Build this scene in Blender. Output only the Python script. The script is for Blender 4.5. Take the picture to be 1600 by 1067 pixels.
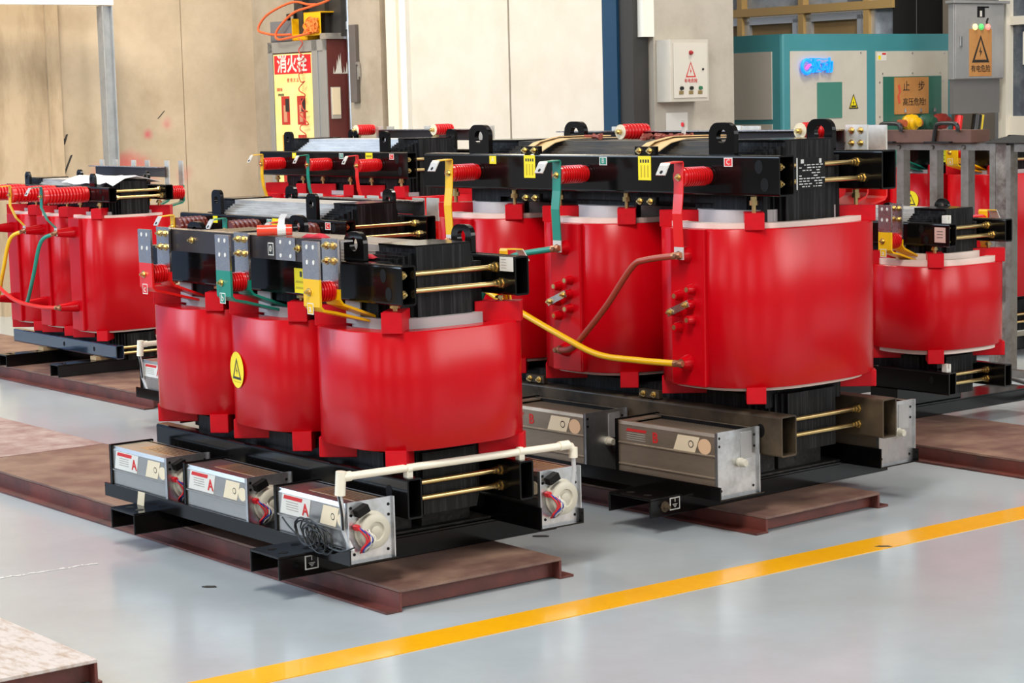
import bpy, bmesh, math, random
from mathutils import Vector as V, Matrix as M
random.seed(7)
S = bpy.context.scene
for o in list(bpy.data.objects): bpy.data.objects.remove(o)
COL = S.collection
R = math.radians
# ---------------------------------------------------------------- camera
cam = bpy.data.objects.new('camera', bpy.data.cameras.new('camera')); COL.objects.link(cam)
cam.data.sensor_width = 36; cam.data.lens = 3243.65 / 1600 * 36
cam.location = (0, 0, 1.55)
PITCH, ROLL = R(6.672282), R(-1.397969)
cam.rotation_euler = (M.Rotation(R(90) - PITCH, 3, 'X') @ M.Rotation(ROLL, 3, 'Z')).to_euler()
cam.data.clip_start = .05
S.camera = cam
# ---------------------------------------------------------------- world: assumed daylit surroundings of the open hall
S.view_settings.view_transform = 'Standard'; S.view_settings.look = 'None'
S.view_settings.gamma = 1; S.view_settings.use_curve_mapping = False
S.view_settings.exposure = 0.0
w = bpy.data.worlds.new('hall_daylight'); S.world = w; w.use_nodes = True
nt = w.node_tree; N = nt.nodes; L = nt.links; N.clear()
def nd(t, **k):
    n = N.new(t)
    for a, b in k.items(): setattr(n, a, b)
    return n
def mth(op, a, b=None, c=None):
    n = nd('ShaderNodeMath', operation=op)
    for i, v in enumerate((a, b, c)):
        if v is None: continue
        if isinstance(v, (int, float)): n.inputs[i].default_value = v
        else: L.new(v, n.inputs[i])
    return n.outputs[0]
def mapr(v, a, b, c=0., d=1.):
    n = nd('ShaderNodeMapRange', interpolation_type='SMOOTHSTEP')
    L.new(v, n.inputs[0])
    for i, q in enumerate((a, b, c, d)): n.inputs[i + 1].default_value = q
    return n.outputs[0]
def mixc(f, a, b):
    n = nd('ShaderNodeMix', data_type='RGBA')
    if isinstance(f, (int, float)): n.inputs[0].default_value = f
    else: L.new(f, n.inputs[0])
    for i, v in ((6, a), (7, b)):
        if isinstance(v, tuple): n.inputs[i].default_value = (*v, 1)
        else: L.new(v, n.inputs[i])
    return n.outputs[2]
tc = nd('ShaderNodeTexCoord'); sp = nd('ShaderNodeSeparateXYZ'); L.new(tc.outputs['Generated'], sp.inputs[0])
X, Y, Z = sp.outputs
az = mth('ARCTAN2', X, Y)
left = mapr(X, -.25, -.9)
right = mapr(X, .3, .9)
assumed_gate = mth('MULTIPLY', left, mapr(Y, .33, .41))  # bluish glow of an assumed, unseen opening at left
base = mixc(left, (.20, .19, .175), (.24, .25, .27))
base = mixc(assumed_gate, base, (.50, .72, 1.15))
base = mixc(right, base, (.34, .33, .315))
roof = mixc(mapr(Z, .35, .75), base, (.20, .185, .165))
stripe = mapr(mth('SINE', mth('MULTIPLY', az, 13.0)), .15, .35)
band = mth('MULTIPLY', mapr(Z, .10, .16), mapr(Z, .50, .44))
back = mapr(Y, .35, .1)
assumed_win = mth('MULTIPLY', mth('MULTIPLY', stripe, band), back)  # bright strips of assumed, unseen windows, added for light and reflections
sky = mixc(assumed_win, roof, (3.4, 3.5, 3.6))
low = mapr(Z, .02, -.02)
lstripe = mapr(mth('SINE', mth('MULTIPLY', az, 21.0)), .2, .5)
ground = mixc(assumed_gate, mixc(mth('MULTIPLY', lstripe, back), (.13, .125, .12), (.9, .9, .9)), (.45, .62, .95))  # bright low strips and the bluish left glow, added for reflections
sky = mixc(low, sky, ground)
bg = nd('ShaderNodeBackground'); L.new(sky, bg.inputs[0]); bg.inputs[1].default_value = .85
ow = nd('ShaderNodeOutputWorld'); L.new(bg.outputs[0], ow.inputs[0])
# ---------------------------------------------------------------- unseen overhead lamps added to brighten the hall, and unseen area lights for assumed daylight at left and right
def area(name, loc, tgt, sx, sy, power, col):
    l = bpy.data.lights.new(name, 'AREA'); l.shape = 'RECTANGLE'; l.size = sx; l.size_y = sy; l.energy = power; l.color = col
    o = bpy.data.objects.new(name, l); COL.objects.link(o); o.location = loc
    o.rotation_euler = (V(tgt) - V(loc)).to_track_quat('-Z', 'Y').to_euler()
    return o
area('assumed_gate_light', (-8.5, 8, 4.2), (-1, 10, .3), 5, 4, 470, (.62, .80, 1.0))  # added area light for an assumed, unseen opening at left
area('added_lamp', (-3.2, 12.8, 6.5), (-3.0, 15.2, 1.0), 1.6, 1.6, 430, (1, .91, .75))
area('added_lamp', (-1.5, 3.0, 7.0), (0, 7.5, .4), 2.2, 2.2, 480, (1, .96, .90))
area('added_lamp', (3.0, 11.5, 6.5), (2.2, 14, 1.2), 1.6, 1.6, 245, (1, .94, .84))
area('added_lamp', (0.0, 12.5, 6.5), (0.2, 14.5, 1.8), 1.4, 1.4, 60, (1, .95, .86))
area('assumed_side_light', (7.5, 4.5, 4.0), (1.5, 8.0, .4), 4, 3, 260, (1.0, .98, .95))  # added area light for assumed, unseen daylight from the right
# ---------------------------------------------------------------- materials
MATS = {}
def mat(name, col, rough=.5, metal=0., coat=0., noise=None, bump=None, emit=None, spec=.5, trans=0., stretch=None):
    if name in MATS: return MATS[name]
    m = bpy.data.materials.new(name); m.use_nodes = True
    n = m.node_tree.nodes; l = m.node_tree.links; b = n['Principled BSDF']
    b.inputs['Base Color'].default_value = (*col, 1); b.inputs['Roughness'].default_value = rough
    b.inputs['Metallic'].default_value = metal; b.inputs['Coat Weight'].default_value = coat
    b.inputs['Coat Roughness'].default_value = .08; b.inputs['Specular IOR Level'].default_value = spec
    b.inputs['Transmission Weight'].default_value = trans
    if emit:
        b.inputs['Emission Color'].default_value = (*emit[0], 1); b.inputs['Emission Strength'].default_value = emit[1]
    t = None
    if noise or bump:
        t = n.new('ShaderNodeTexCoord')
        mp = n.new('ShaderNodeMapping'); l.new(t.outputs['Object'], mp.inputs[0])
        if stretch: mp.inputs['Scale'].default_value = stretch
    if noise:                                   # (second colour, scale, lo, hi, roughness change)
        c2, sc, lo, hi, dr = noise
        z = n.new('ShaderNodeTexNoise'); z.inputs['Scale'].default_value = sc; z.inputs['Detail'].default_value = 6
        z.inputs['Roughness'].default_value = .65
        l.new(mp.outputs[0], z.inputs['Vector'])
        r = n.new('ShaderNodeMapRange'); l.new(z.outputs['Fac'], r.inputs[0]); r.inputs[1].default_value = lo; r.inputs[2].default_value = hi
        x = n.new('ShaderNodeMix'); x.data_type = 'RGBA'; l.new(r.outputs[0], x.inputs[0])
        x.inputs[6].default_value = (*col, 1); x.inputs[7].default_value = (*c2, 1)
        l.new(x.outputs[2], b.inputs['Base Color'])
        if dr:
            q = n.new('ShaderNodeMapRange'); l.new(z.outputs['Fac'], q.inputs[0]); q.inputs[1].default_value = lo; q.inputs[2].default_value = hi
            q.inputs[3].default_value = rough; q.inputs[4].default_value = rough + dr; l.new(q.outputs[0], b.inputs['Roughness'])
    if bump:
        sc, st = bump
        z = n.new('ShaderNodeTexNoise'); z.inputs['Scale'].default_value = sc; z.inputs['Detail'].default_value = 4
        l.new(mp.outputs[0], z.inputs['Vector'])
        bp = n.new('ShaderNodeBump'); bp.inputs['Strength'].default_value = st; bp.inputs['Distance'].default_value = .01
        l.new(z.outputs['Fac'], bp.inputs['Height']); l.new(bp.outputs[0], b.inputs['Normal'])
    MATS[name] = m
    return m
RED = mat('cast_resin_red', (.55, .0008, .006), .22, spec=.26, noise=((.48, .0008, .006), 3.0, .35, .7, .06), bump=(16, .10), stretch=(1, 1, .10))
REDP = mat('red_block', (.60, .002, .010), .42, spec=.25, noise=((.45, .003, .010), 14, .4, .75, .1))
REDI = mat('red_insulator', (.62, .006, .008), .3, coat=.3)
BROWNI = mat('brown_insulator', (.15, .022, .014), .3, coat=.3)
BLK = mat('black_gloss_paint', (.004, .0035, .0035), .14, spec=.26)
DUSTY = mat('dusty_black_paint', (.022, .017, .012), .34, spec=.3, noise=((.12, .085, .05), 3.0, .36, .68, .25))
BLKM = mat('black_matte', (.004, .004, .004), .6, spec=.2)
CORE = mat('black_core_edge', (.005, .005, .0055), .42, spec=.18, noise=((.036, .036, .038), 70, .48, .72, .1), bump=(90, .3), stretch=(1, 1, .04))
LAM = mat('core_laminations', (.52, .51, .50), .42, metal=.25, noise=((.30, .28, .26), 40, .4, .7, .1), stretch=(.15, 1, 1))
LAMD = mat('dusty_core_laminations', (.06, .055, .05), .45, metal=.4, noise=((.14, .11, .08), 30, .4, .7, .1), stretch=(.15, 1, 1))
PAD = mat('rubber_pad', (.018, .018, .018), .6, noise=((.07, .06, .05), 30, .45, .75, .1), bump=(60, .6))
STEEL = mat('galvanised_steel', (.62, .63, .64), .30, metal=.92, noise=((.45, .45, .45), 18, .4, .7, .12))
FANM = mat('brushed_fan_steel', (.50, .485, .46), .30, metal=.95, noise=((.42, .40, .37), 8, .4, .7, .08), stretch=(.2, 1, 1))
FAND = mat('dusty_fan_steel', (.40, .32, .24), .42, metal=.7, noise=((.26, .21, .15), 8, .4, .7, .1), stretch=(.2, 1, 1))
FANC = mat('copper_fan_top', (.50, .36, .22), .36, metal=.8, noise=((.42, .22, .08), 7, .42, .68, .1))  # flat copper plate on the fan top
BRASS = mat('yellow_zinc', (.62, .46, .20), .28, metal=.95)
TIN = mat('tinned_busbar', (.56, .52, .51), .24, metal=1.0, noise=((.42, .37, .36), 25, .4, .7, .1))
YEL = mat('yellow_sleeve', (.85, .48, .0), .35, coat=.2)
GRN = mat('green_sleeve', (.0, .22, .15), .35, coat=.2)
REDS = mat('red_sleeve', (.72, .01, .008), .35, coat=.2)
RBR = mat('brown_red_tube', (.34, .045, .02), .4)
LEMON = mat('yellow_label', (.92, .74, .0), .45)
WHITE = mat('white_label', (.72, .70, .64), .5)
CREAM = mat('cream_label', (.80, .68, .48), .55)
PVC = mat('cream_pvc', (.85, .80, .66), .35)
GREY = mat('grey_insulation', (.50, .47, .47), .5)
PINKW = mat('pale_insulation', (.78, .66, .58), .55)
MOTOR = mat('fan_motor_cream', (.56, .53, .43), .4)
DARKTXT = mat('dark_print', (.02, .018, .015), .6)
REDTXT = mat('red_print', (.60, .02, .02), .6)
WIREK = mat('black_wire', (.006, .006, .006), .35)
WIRER = mat('red_wire', (.6, .01, .02), .4)
WIREB = mat('blue_wire', (.02, .05, .4), .4)
WIREW = mat('white_wire', (.75, .72, .64), .4)
CLEAR = mat('clear_hose', (.55, .55, .56), .2, metal=.2)
RUST = mat('rust_red_plate_web', (.17, .036, .025), .38, noise=((.055, .022, .018), 5, .35, .7, .15))
RUSTT = mat('worn_rust_plate_top', (.15, .080, .066), .42, spec=.35, noise=((.30, .19, .135), 5, .40, .72, .15), bump=(30, .1))
RUSTW = mat('dusty_rust_plate_top', (.28, .17, .16), .5, noise=((.46, .36, .33), 9, .4, .7, .1), bump=(30, .1))
RUSTP = mat('paint_worn_plate_top', (.60, .55, .53), .45, noise=((.36, .24, .16), 13, .46, .72, .1), stretch=(1, 2.5, 1))
RAW = mat('raw_steel_angle', (.24, .22, .195), .4, metal=.75, noise=((.14, .11, .09), 9, .45, .7, .15))
WOOD = mat('pale_wood', (.55, .38, .20), .6, noise=((.42, .27, .13), 12, .4, .7, 0))
TEAL = mat('teal_enamel', (.05, .24, .27), .38, noise=((.06, .27, .30), 2, .4, .7, .05))
IVORY = mat('ivory_enamel', (.58, .54, .46), .45, noise=((.52, .48, .40), 3, .4, .7, .05))
GPANEL = mat('green_pane', (.06, .22, .17), .3, coat=.3)
PANELG = mat('grey_enamel', (.36, .36, .36), .4, metal=.3, noise=((.44, .43, .42), 5, .4, .7, .1))
MAHO = mat('mahogany_paint', (.12, .022, .018), .5)
CONC = mat('concrete', (.40, .33, .25), .8, noise=((.29, .23, .16), 2.2, .42, .7, 0), bump=(25, .15))
DARKST = mat('dark_steel', (.03, .028, .026), .5)
BLUEC = mat('blue_column_paint', (.004, .042, .095), .4)
ORANGE = mat('orange_hose', (.75, .12, .03), .4)
TAN = mat('tan_paper_strip', (.66, .46, .22), .6)
SIGNO = mat('orange_brown_board', (.55, .26, .08), .55, noise=((.45, .19, .05), 4, .4, .7, 0))
# ---------------------------------------------------------------- mesh builder
class MB:
    def __init__(s): s.v = []; s.f = []; s.mi = []; s.sm = []
    def add(s, vs, fs, mi=0, sm=False):
        o = len(s.v); s.v += [tuple(p) for p in vs]
        for f in fs: s.f.append([i + o for i in f]); s.mi.append(mi); s.sm.append(sm)
        return s
    def box(s, x0, x1, y0, y1, z0, z1, mi=0, top=None):
        vs = [(x0,y0,z0),(x1,y0,z0),(x1,y1,z0),(x0,y1,z0),(x0,y0,z1),(x1,y0,z1),(x1,y1,z1),(x0,y1,z1)]
        s.add(vs, [(0,3,2,1),(0,1,5,4),(1,2,6,5),(2,3,7,6),(3,0,4,7)], mi)
        s.add(vs[4:], [(0,1,2,3)], mi if top is None else top); return s
    def obox(s, c, h, rot, mi=0):
        vs = []
        for dz in (-1, 1):
            for dx, dy in ((-1,-1),(1,-1),(1,1),(-1,1)):
                vs.append(V(c) + rot @ V((dx*h[0], dy*h[1], dz*h[2])))
        return s.add(vs, [(0,3,2,1),(0,1,5,4),(1,2,6,5),(2,3,7,6),(3,0,4,7),(4,5,6,7)], mi)
    def loft(s, rings, mi=0, sm=True, cap=True, closed=True):
        n = len(rings[0]); vs = [p for r in rings for p in r]; fs = []
        for i in range(len(rings) - 1):
            for j in range(n if closed else n - 1):
                k = (j + 1) % n; fs.append((i*n+j, i*n+k, (i+1)*n+k, (i+1)*n+j))
        s.add(vs, fs, mi, sm)
        if cap:
            s.add(rings[0], [tuple(range(n))[::-1]], mi); s.add(rings[-1], [tuple(range(n))], mi)
        return s
    def lathe(s, p0, axis, prof, n=20, mi=0, cap=True):     # prof: (distance along axis, radius)
        a = V(axis).normalized(); q = a.to_track_quat('Z', 'Y'); e1 = q @ V((1,0,0)); e2 = q @ V((0,1,0))
        rings = [[V(p0) + a*d + e1*(r*math.cos(2*math.pi*k/n)) + e2*(r*math.sin(2*math.pi*k/n)) for k in range(n)] for d, r in prof]
        sm = n > 8; i = 0
        while i < len(prof)-1:                              # smooth runs, split where the profile turns sharply
            j = i + 1
            while j < len(prof)-1:
                u0 = V((prof[j][0]-prof[j-1][0], prof[j][1]-prof[j-1][1])); u1 = V((prof[j+1][0]-prof[j][0], prof[j+1][1]-prof[j][1]))
                if u0.length < 1e-9 or u1.length < 1e-9 or u0.angle(u1) > R(38): break
                j += 1
            s.loft(rings[i:j+1], mi, sm, False); i = j
        if cap:
            s.add(rings[0], [tuple(range(n))[::-1]], mi); s.add(rings[-1], [tuple(range(n))], mi)
        return s
    def cyl(s, p0, p1, r, n=14, mi=0):
        d = V(p1) - V(p0); return s.lathe(p0, d, [(0, r), (d.length, r)], n, mi)
    def tube(s, pts, r, n=10, mi=0):
        pts = [V(p) for p in pts]; rings = []; up = None
        for i, p in enumerate(pts):
            t = (pts[min(i+1, len(pts)-1)] - pts[max(i-1, 0)]).normalized()
            if up is None: up = V((0,0,1)) if abs(t.z) < .9 else V((1,0,0))
            e1 = t.cross(up).normalized(); e2 = e1.cross(t).normalized(); up = e2
            rings.append([p + e1*(r*math.cos(2*math.pi*k/n)) + e2*(r*math.sin(2*math.pi*k/n)) for k in range(n)])
        return s.loft(rings, mi)
    def strip(s, pts, wd, t, wdir, mi=0, mis=None):         # flat bar bent along a path
        pts = [V(p) for p in pts]; wv = V(wdir).normalized(); rings = []
        for i, p in enumerate(pts):
            tg = (pts[min(i+1, len(pts)-1)] - pts[max(i-1, 0)]).normalized()
            nn = tg.cross(wv).normalized()
            rings.append([p + wv*(a*wd/2) + nn*(b*t/2) for a, b in ((-1,-1),(1,-1),(1,1),(-1,1))])
        for i in range(len(rings)-1):
            s.loft(rings[i:i+2], (mis[i] if mis else mi), False, True)
        return s
    def build(s, name, mats, parent=None, loc=None, rot=None, bevel=0):
        me = bpy.data.meshes.new(name); me.from_pydata(s.v, [], s.f)
        for m in (mats if isinstance(mats, (list, tuple)) else [mats]): me.materials.append(m)
        me.polygons.foreach_set('material_index', s.mi); me.polygons.foreach_set('use_smooth', s.sm)
        me.update()
        return put(me, name, parent, loc, rot, bevel)
def put(me, name, parent=None, loc=None, rot=None, bevel=0):
    o = bpy.data.objects.new(name, me); COL.objects.link(o)
    if parent is not None: o.parent = parent
    if loc is not None: o.location = loc
    if rot is not None: o.rotation_euler = rot
    if bevel:
        b = o.modifiers.new('bevel', 'BEVEL'); b.width = bevel; b.segments = 2; b.limit_method = 'ANGLE'; b.angle_limit = R(50)
    return o
def tag(o, label=None, cat=None, group=None, kind=None):
    if label: o['label'] = label
    if cat: o['category'] = cat
    if group: o['group'] = group
    if kind: o['kind'] = kind
    return o
def empty(name, loc, rz=0., label=None, cat=None, group=None):
    o = bpy.data.objects.new(name, None); COL.objects.link(o); o.location = loc; o.rotation_euler = (0, 0, rz); o.empty_display_size = .1
    return tag(o, label, cat, group)
def smooth(pts, k=6):                                       # Catmull-Rom through the points
    P = [V(p) for p in pts]; P = [P[0]*2-P[1]] + P + [P[-1]*2-P[-2]]; out = []
    for i in range(1, len(P)-2):
        for j in range(k):
            t = j/k; a, b, c, d = P[i-1:i+3]
            out.append(.5*((2*b)+(c-a)*t+(2*a-5*b+4*c-d)*t*t+(3*b-a-3*c+d)*t**3))
    return out + [P[-2]]
FACE = {'front': R(0), 'end': R(90)}                        # text facing -v (front) or +u (end)
TXT = {}
def text_mesh(txt, size, bold=0., thick=.0006):
    key = (txt, size, bold)
    if key in TXT: return TXT[key]
    c = bpy.data.curves.new('lettering', 'FONT'); c.body = txt; c.size = size; c.align_x = 'CENTER'; c.align_y = 'CENTER'; c.extrude = thick
    c.resolution_u = 2; c.offset = bold*size
    o = bpy.data.objects.new('lettering', c); COL.objects.link(o); bpy.context.view_layer.update()
    me = bpy.data.meshes.new_from_object(o.evaluated_get(bpy.context.evaluated_depsgraph_get()))
    bpy.data.objects.remove(o); TXT[key] = me; return me
def text(txt, size, m, parent, loc, face='front', name='lettering', bold=0):
    me = text_mesh(txt, size, bold).copy(); me.materials.clear(); me.materials.append(m)
    return put(me, name, parent, loc, (R(90), 0, FACE[face]))
def fr(face, p, du, dz, out=0):                             # a point on a face: du along its width, dz up, out along its normal
    p = V(p)
    return p + (V((du, -out, dz)) if face == 'front' else V((out, du, dz)))
def plate(mb, face, p, w_, h, t, mi=0, skew=0):             # thin plate centred at p, standing proud of the face by t
    c = [fr(face, p, a*w_/2 + b*skew, b*h/2, o) for o in (0, t) for a, b in ((-1,-1),(1,-1),(1,1),(-1,1))]
    mb.add(c, [(0,3,2,1),(0,1,5,4),(1,2,6,5),(2,3,7,6),(3,0,4,7),(4,5,6,7)], mi); return mb
def disc(mb, face, p, r, t, mi=0, rz=None, n=20):
    rz = rz or r
    rings = [[fr(face, p, r*math.cos(2*math.pi*k/n), rz*math.sin(2*math.pi*k/n), o) for k in range(n)] for o in (0, t)]
    return mb.loft(rings, mi, False)
def tri(mb, face, p, w_, h, lw, t, mi=0):                   # warning triangle outline with a lightning bolt
    P = [(-w_/2, -h/2), (w_/2, -h/2), (0, h/2)]
    q = [(x*(1-lw*2.6/w_), y*(1-lw*2.2/h) - lw*.25) for x, y in P]
    for o in (t,):
        vs = [fr(face, p, x, y, o) for x, y in P + q]
        mb.add(vs, [(0,1,4,3),(1,2,5,4),(2,0,3,5)], mi)
    b = [(.02,.22),(-.10,-.02),(-.01,.0),(-.05,-.20),(.09,.05),(.0,.03)]
    vs = [fr(face, p, x*w_, y*h - h*.12, t) for x, y in b]
    mb.add(vs, [(0,1,2,5),(2,3,4,5)], mi); return mb
def seg_outline(w_, h, r, n=8):                             # lug outline: square foot, rounded head (x, z)
    pts = [(-w_/2, 0), (w_/2, 0)]
    for k in range(n+1):
        a = R(90)*k/n; pts.append((w_/2 - r + r*math.cos(a), h - r + r*math.sin(a)))
    for k in range(n+1):
        a = R(90) + R(90)*k/n; pts.append((-w_/2 + r + r*math.cos(a), h - r + r*math.sin(a)))
    return pts
def lug_mesh(name, w_, h, r, t, hole, hz, mats):            # plate with a real hole, standing along x, thickness along y
    n = 40; mb = MB(); O = seg_outline(w_, h, r)
    per = [0]
    for a, b in zip(O, O[1:] + O[:1]): per.append(per[-1] + math.dist(a, b))
    out = []
    for k in range(n):
        d = per[-1]*k/n
        i = max(j for j in range(len(O)) if per[j] <= d + 1e-9); a = O[i]; b = O[(i+1) % len(O)]
        f = (d - per[i])/max(1e-9, per[i+1]-per[i]); out.append((a[0]+(b[0]-a[0])*f, a[1]+(b[1]-a[1])*f))
    out[0] = O[0]
    inn = []
    for x, z in out:
        a = math.atan2(z - hz, x); inn.append((hole*math.cos(a), hz + hole*math.sin(a)))
    for y, flip in ((-t/2, 0), (t/2, 1)):
        vs = [(x, y, z) for x, z in out] + [(x, y, z) for x, z in inn]
        fs = [(k, (k+1) % n, n+(k+1) % n, n+k) for k in range(n)]
        mb.add(vs, [f[::-1] for f in fs] if flip else fs)
    mb.loft([[(x, -t/2, z) for x, z in out], [(x, t/2, z) for x, z in out]], 0, False, False)
    mb.loft([[(x, t/2, z) for x, z in inn], [(x, -t/2, z) for x, z in inn]], 0, True, False)
    return mb
def super_ring(a, b, n, z, k=96, du=0):
    out = []
    for i in range(k):
        t = 2*math.pi*i/k; c, s_ = math.cos(t), math.sin(t)
        out.append((a*math.copysign(abs(c)**(2/n), c), b*math.copysign(abs(s_)**(2/n), s_), z))
    return out
def bolt_mb(L_=.02, r=.009, ax=(0,-1,0)):                   # hex head, washer and thread end
    mb = MB(); a = V(ax)
    mb.lathe((0,0,0), a, [(0, r*1.45), (.003, r*1.45)], 14)
    mb.lathe(a*.003, a, [(0, r), (.007, r)], 6)
    mb.lathe(a*.010, a, [(0, r*.5), (L_-.012, r*.5)], 8)
    return mb
SHARE = {}
def shared(key, mb, mats):
    if key not in SHARE:
        me = bpy.data.meshes.new(key[0] if isinstance(key, tuple) else key); me.from_pydata(mb.v, [], mb.f)
        for m in (mats if isinstance(mats, (list, tuple)) else [mats]): me.materials.append(m)
        me.polygons.foreach_set('material_index', mb.mi); me.polygons.foreach_set('use_smooth', mb.sm); me.update()
        SHARE[key] = me
    return SHARE[key]
BOLT_F = shared('bolt_front', bolt_mb(), BRASS)             # bolt pointing -v
BOLT_E = shared('bolt_end', bolt_mb(ax=(1,0,0)), BRASS)
BOLT_B = shared('bolt_back', bolt_mb(ax=(0,1,0)), BRASS)
def ribbed(L_, r, n, r2=None):                              # post insulator profile: distance, radius
    r2 = r2 or r*.76; pr = [(0, r*.75), (L_*.02, r*.92), (L_*.10, r*.92)]
    a, b = L_*.12, L_*.90
    for k in range(n):
        d = a + (b-a)*k/n; s = (b-a)/n
        pr += [(d, r2), (d+s*.25, r), (d+s*.6, r), (d+s*.85, r2)]
    pr += [(b, r2), (L_*.92, r*.96), (L_, r*.96)]
    return pr
YAW = 52.2
UH = V((math.cos(R(YAW)), -math.sin(R(YAW)), 0)); VH = V((math.sin(R(YAW)), math.cos(R(YAW)), 0))
# ---------------------------------------------------------------- the hall
C0 = V((-2.05, 17.1, 0))
def bl(t, n, z): return C0 + UH*t + VH*n + V((0, 0, z))
def bobj(mb, name, mats, t=0, n=0, z=0, parent=None, bevel=0, kind=None, **k):
    if parent is None:
        o = mb.build(name, mats, None, bl(t, n, z), (0, 0, -R(YAW)), bevel)
    else: o = mb.build(name, mats, parent, (t, n, z), None, bevel)
    return tag(o, k.get('label'), k.get('cat'), k.get('group'), kind)
def bthing(name, label, cat, t, n, z, group=None): return empty(name, bl(t, n, z), -R(YAW), label, cat, group)
# floor: glossy grey epoxy with scuffs
fm = mat('epoxy_floor', (.45, .51, .545), .15, noise=((.37, .41, .425), .9, .38, .68, .10), bump=(2.5, .03), spec=.6)
n_ = fm.node_tree.nodes; l_ = fm.node_tree.links; b_ = n_['Principled BSDF']
mb = MB(); mb.box(-11, 11, -5, 24, -.12, 0)
floor = tag(mb.build('floor', fm), kind='structure')
mb = MB(); rnd = random.Random(5)
pts = [(-1.785, 6.766), (-1.728, 6.797), (-1.654, 6.845), (-1.549, 6.91), (-1.488, 6.962), (-1.433, 6.995)]
P = []
for a, b in zip(pts, pts[1:]):
    for k in range(6): P.append((a[0]+(b[0]-a[0])*k/6 + rnd.uniform(-.006, .006), a[1]+(b[1]-a[1])*k/6 + rnd.uniform(-.006, .006)))
for i in range(len(P)-1):
    (x0, y0), (x1, y1) = P[i], P[i+1]; w0 = rnd.uniform(.003, .014); w1 = rnd.uniform(.003, .014)
    mb.add([(x0, y0, .001), (x1, y1, .001), (x1-.6*w1, y1+w1, .001), (x0-.6*w0, y0+w0, .001)], [(0, 1, 2, 3)])
tag(mb.build('floor_crack', mat('chipped_epoxy', (.80, .78, .74), .7), floor), 'pale chipped crack')
LD = V((.7976, .6032, 0)); LN = V((.6032, -.7976, 0)); p0 = V((0, 6.154, 0))
a, b = p0 - LD*3.2, p0 + LD*6
mb = MB(); q = [a, a + LN*.144, b + LN*.144, b]
mb.loft([[x + V((0, 0, z)) for x in q] for z in (-.001, .0025)], 0, False)
mb.build('painted_line', mat('yellow_floor_paint', (.95, .47, .0), .3, coat=.3, noise=((.86, .40, .0), 6, .4, .75, .1)), floor)
# left wall (meets the back wall in the corner behind the hydrant cabinet)
WM = mat('plastered_concrete', (.60, .49, .36), .8, noise=((.40, .31, .21), 1.3, .38, .72, 0), bump=(18, .12))
n_ = WM.node_tree.nodes; l_ = WM.node_tree.links; b_ = n_['Principled BSDF']
def stain_mat():
    m = WM.copy(); m.name = 'spray_stained_wall'; n = m.node_tree.nodes; l = m.node_tree.links; b = n['Principled BSDF']
    src = b.inputs['Base Color'].links[0].from_socket
    t = n.new('ShaderNodeTexCoord'); nz = n.new('ShaderNodeTexNoise'); nz.inputs['Scale'].default_value = 7; l.new(t.outputs['Object'], nz.inputs['Vector'])
    def spot(src, c, r, col, amt):
        d = n.new('ShaderNodeVectorMath'); d.operation = 'DISTANCE'; l.new(t.outputs['Object'], d.inputs[0]); d.inputs[1].default_value = c
        ad = n.new('ShaderNodeMath'); ad.operation = 'MULTIPLY_ADD'; l.new(nz.outputs['Fac'], ad.inputs[0]); ad.inputs[1].default_value = r*.9; l.new(d.outputs['Value'], ad.inputs[2])
        q = n.new('ShaderNodeMapRange'); q.interpolation_type = 'SMOOTHSTEP'; l.new(ad.outputs[0], q.inputs[0])
        q.inputs[1].default_value = r*1.35; q.inputs[2].default_value = r*.35; q.inputs[3].default_value = 0; q.inputs[4].default_value = amt
        x = n.new('ShaderNodeMix'); x.data_type = 'RGBA'; l.new(q.outputs[0], x.inputs[0]); l.new(src, x.inputs[6]); x.inputs[7].default_value = (*col, 1); return x.outputs[2]
    for c, r, col, amt in (((0, -1.19, 1.10), .20, (.72, .05, .08), .8), ((0, -1.02, 1.04), .22, (.72, .10, .12), .45), ((0, -1.001, 1.338), .07, (.62, .05, .10), .75), ((0, -.82, 1.41), .085, (.62, .09, .14), .5), ((0, -.70, 1.0), .12, (.68, .12, .15), .4), ((0, -1.45, 1.05), .14, (.72, .12, .14), .35)):
        src = spot(src, c, r, col, amt)
    l.new(src, b.inputs['Base Color']); return m
SW = stain_mat()
mb = MB(); mb.box(-.25, 0, -3.3, -.664, 0, 6.5); mb.box(-.25, 0, -.656, .3, 0, 6.5); mb.box(-.25, -.012, -.664, -.656, 0, 6.5)
wl = bobj(mb, 'wall_left', [SW], kind='structure')
bobj(MB().box(0, .05, -2.30, -1.86, 0, 6.5).box(0, .075, -1.86, -1.755, 0, 6.5), 'trim_1', mat('stained_plaster', (.50, .38, .25), .85, noise=((.28, .20, .12), 4, .4, .7, 0), bump=(20, .2), stretch=(1, 1, .3)), kind='structure')
mb = MB()
for n0, z0, n1, z1, w_ in ((-1.66, 1.20, -1.73, 1.05, .02), (-1.69, 1.36, -1.72, 1.28, .02), (-1.71, 1.33, -1.75, 1.24, .014), (-.84, 1.52, -.90, 1.46, .014)):
    mb.strip([(.0012, n0, z0), (.0012, (n0*.6+n1*.4), z0*.6+z1*.4), (.0012, n1, z1)], w_, .0015, (0, 1, .3))
bobj(mb, 'scuff_mark', DARKST, 0, 0, 0, wl)
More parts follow.
